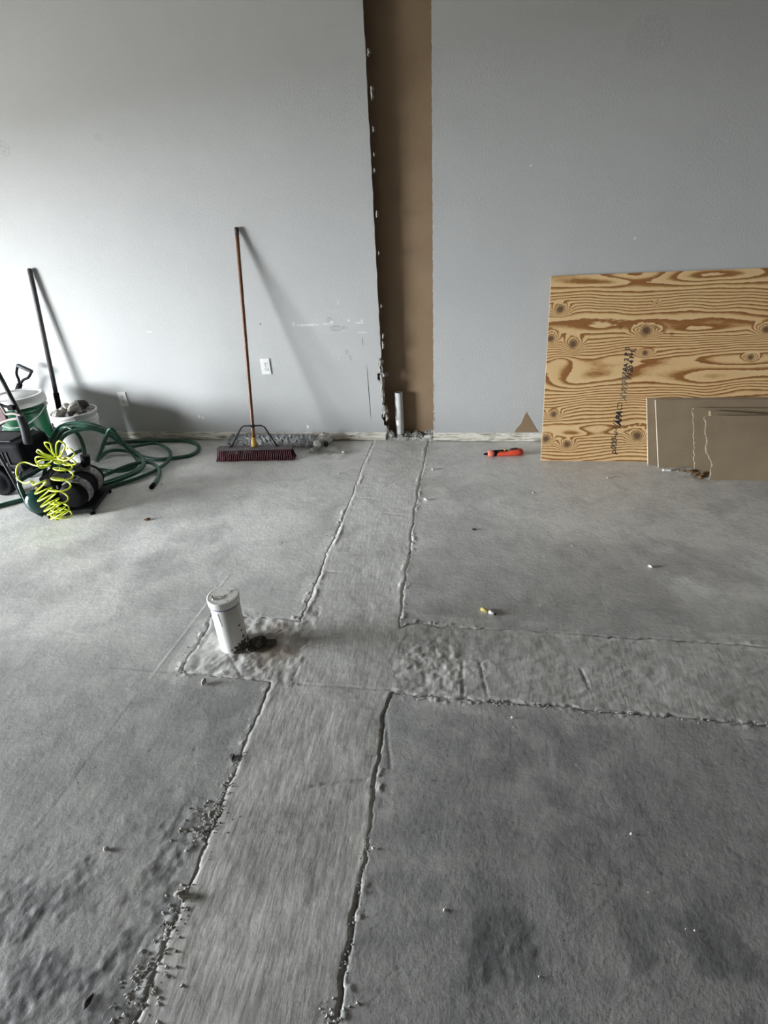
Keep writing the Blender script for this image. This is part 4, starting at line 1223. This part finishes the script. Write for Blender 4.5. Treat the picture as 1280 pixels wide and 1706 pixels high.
def compressor():
    O = fl(72, 866); a = math.atan2(0.067, 0.268)
    root = empty('air_compressor', (O.x, O.y, 0), a); tag(root, 'small dark green and black air compressor with grey twin cylinders on the floor', 'compressor')
    MB().box((0.165, 0.165, 0.034), (0.29, 0.34, 0.022)).build('base_tray', M_BLACKM, root, bevel=.006)
    for x, y in ((0.04, 0.02), (0.285, 0.02), (0.04, 0.31), (0.285, 0.31)):
        MB().cyl((x, y, 0.0), (x, y, 0.026), 0.017, 0.020, 14).build('rubber_foot', M_BLACK, root)
    # tank along the depth with domed ends
    prof = []; r, L = 0.076, 0.37
    for k in range(9):
        t = k / 8 * math.pi / 2; prof.append((r * math.sin(t), 0.045 * (1 - math.cos(t))))
    for k in range(9):
        t = k / 8 * math.pi / 2; prof.append((r * math.cos(t), L - 0.045 + 0.045 * math.sin(t)))
    Mt = Matrix.Translation((0.012, -0.045, 0.118)) @ Matrix.Rotation(-math.pi / 2, 4, 'X')
    tk = MB().lathe(prof, 32, mat=Mt).build('tank', M_TANK, root)
    MB().lathe([(r + .0015, 0.05), (r + .003, 0.052), (r + .003, 0.058), (r + .0015, 0.06)], 32, mat=Mt).build('weld_seam', M_TANK, tk)
    MB().box((0.02, 0.03, 0.038), (0.10, 0.03, 0.03)).build('tank_bracket', M_BLACKM, root)
    MB().box((0.02, 0.26, 0.038), (0.10, 0.03, 0.03)).build('tank_bracket', M_BLACKM, root)
    hp_ = catmull([(0.02, -0.015, 0.035), (-0.030, -0.020, 0.10), (-0.052, 0.0, 0.20), (-0.060, 0.022, 0.246), (-0.045, 0.06, 0.258), (0.0, 0.17, 0.262), (0.045, 0.29, 0.262), (0.058, 0.325, 0.235), (0.06, 0.335, 0.14), (0.06, 0.33, 0.04)], 6)
    MB().loft(hp_, 0.0125, 12).build('carry_handle', M_TANK, root)
    # motor body
    Mm = Matrix.Translation((0.215, 0.0, 0.135)) @ Matrix.Rotation(-math.pi / 2, 4, 'X')
    MB().lathe([(0, -0.004), (0.05, -0.004), (0.074, 0.004), (0.080, 0.016), (0.080, 0.30), (0.07, 0.315), (0, 0.315)], 36, mat=Mm).build('motor', M_BLACK, root)
    for k, (v0, v1) in enumerate(((0.028, 0.098), (0.190, 0.262))):
        band = MB(); n = 22; vs = []; fs = []
        for i in range(n + 1):
            an = math.radians(-38 + 165 * i / n)
            for (rr, vv) in ((0.082, v0), (0.0875, v0 + .004), (0.0875, v1 - .004), (0.082, v1)):
                vs.append((0.215 + rr * math.cos(an), vv, 0.135 + rr * math.sin(an)))
        for i in range(n):
            for j in range(3): fs.append((i * 4 + j, i * 4 + j + 1, i * 4 + 5 + j, i * 4 + 4 + j))
        band.add(vs, fs, True)
        bnd = band.build('cylinder_shroud', M_SHROUD, root); sd = bnd.modifiers.new('t', 'SOLIDIFY'); sd.thickness = .003
        hc = Vector((0.175, (v0 + v1) / 2, 0.232))
        R_ = Matrix.Translation(hc) @ Matrix.Rotation(0.22, 4, 'Y')
        hd = MB().box((0, 0, 0), (0.12, 0.066, 0.018), R_)
        hd.cyl(R_ @ Vector((0.055, 0, -.009)), R_ @ Vector((0.055, 0, .012)), 0.031, n=20)
        hd_o = hd.build('cylinder_head', M_ALLOY, root, bevel=.003)
        fins = MB()
        for i in range(9):
            fins.box((-0.055 + i * 0.0105, 0, 0.014), (0.004, 0.064, 0.012), R_)
        tag(fins.build('cooling_fins', M_ALLOY, hd_o), kind='stuff')
        MB().cyl(R_ @ Vector((0.055, 0, .010)), R_ @ Vector((0.055, 0, .016)), 0.012, n=14).build('head_bolt', M_BLACK, hd_o)
    MB().cyl((0.235, 0.245, 0.24), (0.245, 0.25, 0.295), 0.026, 0.028, 20).build('air_filter', M_BLACK, root)
    MB().loft([(0.115, 0.27, 0.245), (0.12, 0.19, 0.262), (0.155, 0.10, 0.262)], [0.022, 0.024, 0.012], 14).build('discharge_pipe', M_TANK, root)
    MB().box((0.075, 0.13, 0.205), (0.085, 0.15, 0.085)).build('control_box', M_BLACK, root, bevel=.006)
    MB().cyl((0.035, 0.03, 0.205), (0.03, 0.005, 0.205), 0.011, 0.011, 16).build('brass_fitting', M_BRASS, root)
    MB().lathe([(0, 0.0), (0.02, 0.0), (0.022, 0.004), (0.022, 0.018), (0, 0.018)], 24, mat=Matrix.Translation((0.085, 0.045, 0.225)) @ Matrix.Rotation(math.pi / 2, 4, 'X')).build('pressure_gauge', M_ALLOY, root)
    MB().loft(catmull([(0.10, 0.05, .20), (0.12, 0.02, .26), (0.15, 0.03, .30), (0.19, 0.06, .28), (0.22, 0.14, .262), (0.235, 0.21, .27)], 5), 0.004, 8).build('power_cable', M_BLACK, root)
    MB().cyl((0.155, -0.005, 0.20), (0.165, -0.02, 0.225), 0.006, 0.005, 10).build('drain_lever', M_ALLOY, root)


compressor()


# ================================================================== coiled neon air hose draped over the compressor
def coil():
    Y = -1.375
    W = lambda x, y, dy=0.0: wl(x, y, Y + dy)
    path = []
    c = W(93, 764, 0.05)
    for tx, ty, wd in [(60, 768, 7), (62, 751, 4), (78, 737, 6), (104, 737, 7), (122, 752, 7), (126, 771, 4), (64, 776, 6)]:
        tip = W(tx, ty, 0.02); d = tip - c; L = d.length
        pr = Vector((d.z, 0, -d.x)).normalized() * (wd / 250.)
        path += [c + d * .12, c + d * .55 + pr + Vector((0, -.02, 0)), tip - d * .06 + pr * .7, tip, tip - d * .06 - pr * .7, c + d * .55 - pr + Vector((0, .01, 0))]
    # loose loop to the left, then loops slanting down to the floor
    path += [W(*q) for q in [(80, 775, 0.03), (60, 776, .04), (42, 770, .06), (30, 775, .04), (27, 787, .03), (31, 799, .02), (41, 805, 0), (52, 802, -.02)]]

    def helix(pts, radii, turns, ph=0.0, tilt=0.0, n=14):
        out = []; N_ = int(turns * n); C = catmull([W(*p) for p in pts], 10)
        for i in range(N_ + 1):
            t = i / N_; f = t * (len(C) - 1); k = min(int(f), len(C) - 2); q = C[k].lerp(C[k + 1], f - k)
            r = np.interp(t, np.linspace(0, 1, len(radii)), radii)
            an = ph + 2 * math.pi * turns * t
            p = Vector((r * math.cos(an), 0.62 * r * math.sin(an), -tilt * r * math.cos(an) * 1.0))
            out.append(q + p)
        return out
    path += helix([(62, 800, 0), (74, 822, 0), (84, 838, -.01), (93, 850, -.02), (104, 861, -.03)], [.034, .055, .058, .055, .060], 7.0, math.pi * 0.9, -0.55)
    path += helix([(104, 861, -.03), (101, 850, -.02), (97, 838, -.01), (99, 815, 0), (104, 795, 0), (106, 778, 0.01), (100, 768, .03)], [.062, .055, .052, .056, .056, .052, .03], 6.5, math.pi * 0.9, 0.22)
    pts = catmull(path, 3)
    for q in pts: q.z = max(q.z, 0.0055)
    root = empty('air_hose', (-2.5, -1.4, 0)); tag(root, 'neon yellow coiled air hose draped over the compressor', 'hose')
    o = root.location.copy()
    MB().loft([q - o for q in pts], 0.0046, 7).build('tube', M_COIL, root)
    e = pts[-1] - o
    MB().cyl(e, e + Vector((0.0, 0.02, 0.02)), 0.007, n=12).build('end_fitting', M_BRASS, root)


coil()


# ================================================================== black machine at the left edge
def machine():
    bx_, by_ = fl(0, 829).x, -1.0
    root = empty('black_machine', (bx_ - 0.1, by_, 0)); tag(root, 'black wheeled machine with charcoal tube handle cut off by the left edge', 'machine')
    o = root.location.copy()
    W = lambda x, y, Y: wl(x, y, Y) - o
    a = wl(38, 734, -0.98); zt_ = a.z - 0.02
    x1 = a.x - o.x - 0.03
    x0 = x1 - 0.52
    MB().box(((x0 + x1) / 2, 0.14, (zt_ + 0.20) / 2), (x1 - x0, 0.26, zt_ - 0.20)).build('engine_housing', M_BLACK, root, bevel=.03, seg=4)
    MB().box(((x0 + x1) / 2 + .05, 0.12, zt_ - .005), (0.26, 0.16, 0.03)).build('top_cover', M_BLACKM, root, bevel=.01)
    for i in range(5):
        MB().box((x1 - 0.12 - i * .03, 0.008, zt_ - .10), (0.012, 0.006, 0.09)).build('vent_slat', M_BLACKM, root)
    wc = W(4, 808, -1.0)
    Mw = Matrix.Translation((wc.x, -0.03, 0.105)) @ Matrix.Rotation(-math.pi / 2, 4, 'X')
    wh = MB().lathe([(0, 0.0), (.055, 0.0), (.06, .008), (.085, .004), (.104, .012), (.104, .045), (.085, .052), (0, .05)], 32, mat=Mw).build('wheel', M_BLACK, root)
    MB().lathe([(0, -.006), (.018, -.006), (.022, .002), (.022, .006)], 20, mat=Mw).build('hub', M_GREYB, wh)
    Mw2 = Matrix.Translation((wc.x - .05, 0.24, 0.105)) @ Matrix.Rotation(-math.pi / 2, 4, 'X')
    wh2 = MB().lathe([(0, 0.0), (.085, .004), (.104, .012), (.104, .045), (.085, .052), (0, .05)], 32, mat=Mw2).build('wheel', M_BLACK, root)
    MB().loft([W(-14, 735, -1.04), W(0, 760, -1.05), W(20, 796, -1.06), W(37, 828, -1.06)], 0.0095, 12).build('frame_bar', M_CHAR, root)
    MB().loft([W(-30, 800, -1.0), W(0, 787, -0.98), W(26, 779, -0.95)], 0.013, 12).build('skid_bar', M_GREYB, root)
    MB().loft([W(-30, 820, -1.0), W(0, 805, -0.99), W(30, 789, -0.96)], 0.016, 12).build('skid_bar', M_GREYB, root)
    MB().loft([W(12, 772, -1.03), W(22, 796, -1.03)], 0.008, 10).build('skid_link', M_GREYB, root)
    MB().box((x0 * .5 + x1 * .5 - .02, 0.14, 0.185), (0.46, 0.24, 0.05)).build('deck', M_BLACKM, root, bevel=.008)
    hd = catmull([W(-40, 565, -0.92), W(-12, 606, -0.92), W(4, 634, -0.92), W(18, 661, -0.92), W(26, 676, -0.93), W(33, 692, -0.94), W(41, 712, -0.95), W(47, 738, -0.95)], 6)
    n = len(hd)
    MB().loft(hd, [0.0125 if i < n * .62 else 0.0125 + 0.014 * min(1, (i / n - .62) / .12) for i in range(n)], 14).build('tube_handle', M_CHAR, root)
    MB().box(tuple(W(20, 679, -0.945)), (0.045, 0.035, 0.03), None).build('lever_clamp', M_BLACK, root, bevel=.006)
    MB().loft(catmull([W(-20, 672, -0.95), W(0, 674, -0.95), W(8, 677, -0.95), W(16, 678, -0.95)], 5), 0.0085, 10).build('lever', M_BLACK, root)
    g = [W(*q, -0.935) for q in [(-30, 668), (-4, 676), (3, 683), (10, 696), (11, 703), (-2, 712), (-30, 722)]]
    MB().prism([(q.x, q.z) for q in g], 0.02, Matrix.Translation((0, g[0].y, 0))).build('guard_panel', M_MAROON, root, bevel=.004)
    MB().loft(catmull([W(-2, 671, -0.94), W(6, 683, -0.945), W(11, 690, -0.95), W(22, 689, -0.955), W(36, 692, -0.955)], 5), 0.008, 10).build('bracket_arm', M_GREYB, root)
    MB().loft(catmull([W(-20, 712, -0.945), W(0, 705, -0.95), W(18, 699, -0.955), W(33, 697, -0.955)], 5), 0.009, 10).build('bracket_arm', M_GREYB, root)


machine()


# ================================================================== orange tool on the floor by the wall
def orange_tool():
    a = fl(806, 762.5); b = fl(872, 760)
    ax = (b - a); ax.z = 0; L = ax.length; a.y += 0.02
    root = empty('hand_tool', (a.x, a.y, 0), math.atan2(ax.y, ax.x)); tag(root, 'orange-red hand tool with black tip lying on the floor left of the plywood', 'tool')

    def sec(xs, rs, hs, zc, mat, name, par=root):
        mb = MB(); n = 18; vs = []; fs = []
        for x, r, h, z in zip(xs, rs, hs, zc):
            for k in range(n):
                an = 2 * math.pi * k / n
                c, s_ = math.cos(an), math.sin(an)
                vs.append((x * L, r * math.copysign(abs(c) ** .75, c), z + h * math.copysign(abs(s_) ** .75, s_)))
        m = len(xs)
        for i in range(m - 1):
            for k in range(n):
                k2 = (k + 1) % n; fs.append((i * n + k, i * n + k2, (i + 1) * n + k2, (i + 1) * n + k))
        fs.append(tuple(range(n - 1, -1, -1))); fs.append(tuple((m - 1) * n + k for k in range(n)))
        mb.add(vs, fs, True)
        return mb.build(name, mat, par)
    sec([0.0, 0.03, 0.11, 0.13], [.004, .007, .011, .012], [.004, .006, .010, .012], [.018, .018, .019, .02], M_BLACK, 'tip')
    sec([0.10, 0.115, 0.25, 0.262], [.016, .020, .021, .018], [.016, .021, .022, .019], [.022, .022, .022, .022], M_PINK, 'collar')
    sec([0.255, 0.27, 0.32, 0.335], [.018, .019, .019, .018], [.017, .018, .018, .017], [.021, .021, .021, .021], M_BLACK, 'black_band')
    sec([0.33, 0.34, 0.60, 0.66, 0.72, 0.85, 0.95, 0.99, 1.0], [.018, .019, .019, .021, .024, .026, .024, .017, .008], [.015, .016, .016, .019, .023, .025, .023, .016, .007], [.017, .017, .017, .020, .024, .026, .025, .022, .021], M_ORANGE, 'body')
    MB().box((0.40 * L, 0, 0.040), (0.42 * L, 0.018, 0.006)).build('top_rail', M_BLACK, root, bevel=.002)
    MB().box((0.53 * L, 0, 0.044), (0.05 * L, 0.016, 0.014)).build('thumb_button', M_YELLOWF, root, bevel=.003)
    sec([0.64, 0.70, 0.82, 0.90], [.010, .014, .014, .008], [.004, .006, .006, .003], [.041, .047, .049, .045], M_DARKTIP, 'grip_pad')


orange_tool()

# ================================================================== small litter on the floor
a = fl(801.5, 1016.5); b = fl(826, 1025.5); d = (b - a); L = d.length; d.normalize()
root = empty('stub', (a.x, a.y, 0), math.atan2(d.y, d.x)); tag(root, 'small yellow and white stub lying on the slab right of the trench', 'stub')
MB().loft([(0, 0, .0085), (L * .04, 0, .0085), (L * .55, 0, .0075)], [.006, .0085, .0075], 14).build('yellow_tip', M_TANY, root)
MB().loft([(L * .54, 0, .0076), (L * .75, .001, .0062), (L * .92, 0, .006)], [.0076, .006, .005], 12).build('white_body', M_PAPER, root)
MB().loft([(L * .915, 0, .006), (L, 0, .005)], [.005, .004], 10).build('burnt_end', M_BLACK, root)
LIT = [(573, 755, .013, 'w', 'white plaster crumb on the slab just right of the plaster lumps'), (565, 790, .010, 'w', 'long white plaster crumb left of the trench near the wall'), (721, 783, .011, 'w', 'white plaster crumb right of the trench, nearer the wall'), (710, 834, .012, 'w', 'white plaster crumb right of the trench below the upper one'),
       (889, 822, .009, 'd', 'small grey grit lump on the slab below the orange hand tool'), (1012, 797, .009, 'd', 'small dark grit lump in front of the plywood'), (1083, 945, .010, 'w', 'single white crumb on the open slab right of the trench'), (790, 883, .011, 'k', 'flat dark flake on the slab below the orange hand tool'), (245, 867, .018, 'r', 'brown dry scrap on the slab right of the compressor'),
       (341, 1139, .015, 'd', 'grey pebble just below the short trench branch'), (177, 1415, .009, 'd', 'pale pebble on the slab left of the trench near the bottom'), (303, 1492, .016, 'd', 'dark mortar lump at the left trench edge near the bottom'), (147, 1668, .014, 'k', 'dark lump on the stained slab at the bottom left'), (388, 1262, .014, 'k', 'small black chip at the left trench edge'),
       (1052, 1390, .0045, 'w', 'tiny white crumb on the slab at lower right'), (741, 1517, .004, 'w', 'tiny white crumb on the slab near the lower trench edge'), (860, 761, .0, 'x', ''), (853, 1196, .004, 'w', 'tiny white crumb below the right trench branch'), (622, 1414, .005, 'w', 'white crumb touching the right edge of the lower trench'), (270, 808, .006, 'k', 'tiny dark crumb right of the hose end'), (553, 752, .008, 'w', 'tiny white crumb next to the plaster lumps')]
mt = {'w': M_PLASTER, 'd': M_CONC, 'k': M_CONCD, 'r': M_RUST}
for i, (px, py, s, k, lab) in enumerate(LIT):
    if not s: continue
    p = fl(px, py)
    o = rock('crumb', mt[k], None, (p.x, p.y, 0.001), (s * 1.25, s * .8, s * (.35 if k in 'kr' else .65)), 700 + i, 2, rough=.6, flat=True, rz=i * .9)
    tag(o, lab, 'debris')
for k, (m, spots, lab, grp) in enumerate([
    (M_PLASTER, [(953, 910), (900, 1010), (660, 770), (520, 820), (1143, 1548), (1157, 1551), (1080, 1487), (898, 1627), (855, 1212), (960, 1275)], 'tiny white plaster speck scattered on the slab', 'white specks on the slab'),
    (M_CONCD, [(826, 905), (830, 862), (913, 888), (470, 905), (545, 893), (330, 1275), (130, 1305), (989, 1473), (720, 1300), (745, 1260)], 'tiny dark grit speck scattered on the slab', 'dark specks on the slab')]):
    for i, (px, py) in enumerate(spots):
        p = fl(px, py); s = 0.0028 if py > 1100 else 0.0055
        o = rock('speck', m, None, (p.x, p.y, 0.001), (s, s * .8, s * .5), 900 + i + 50 * k, 1, flat=True, rz=i)
        tag(o, lab, 'debris', grp)
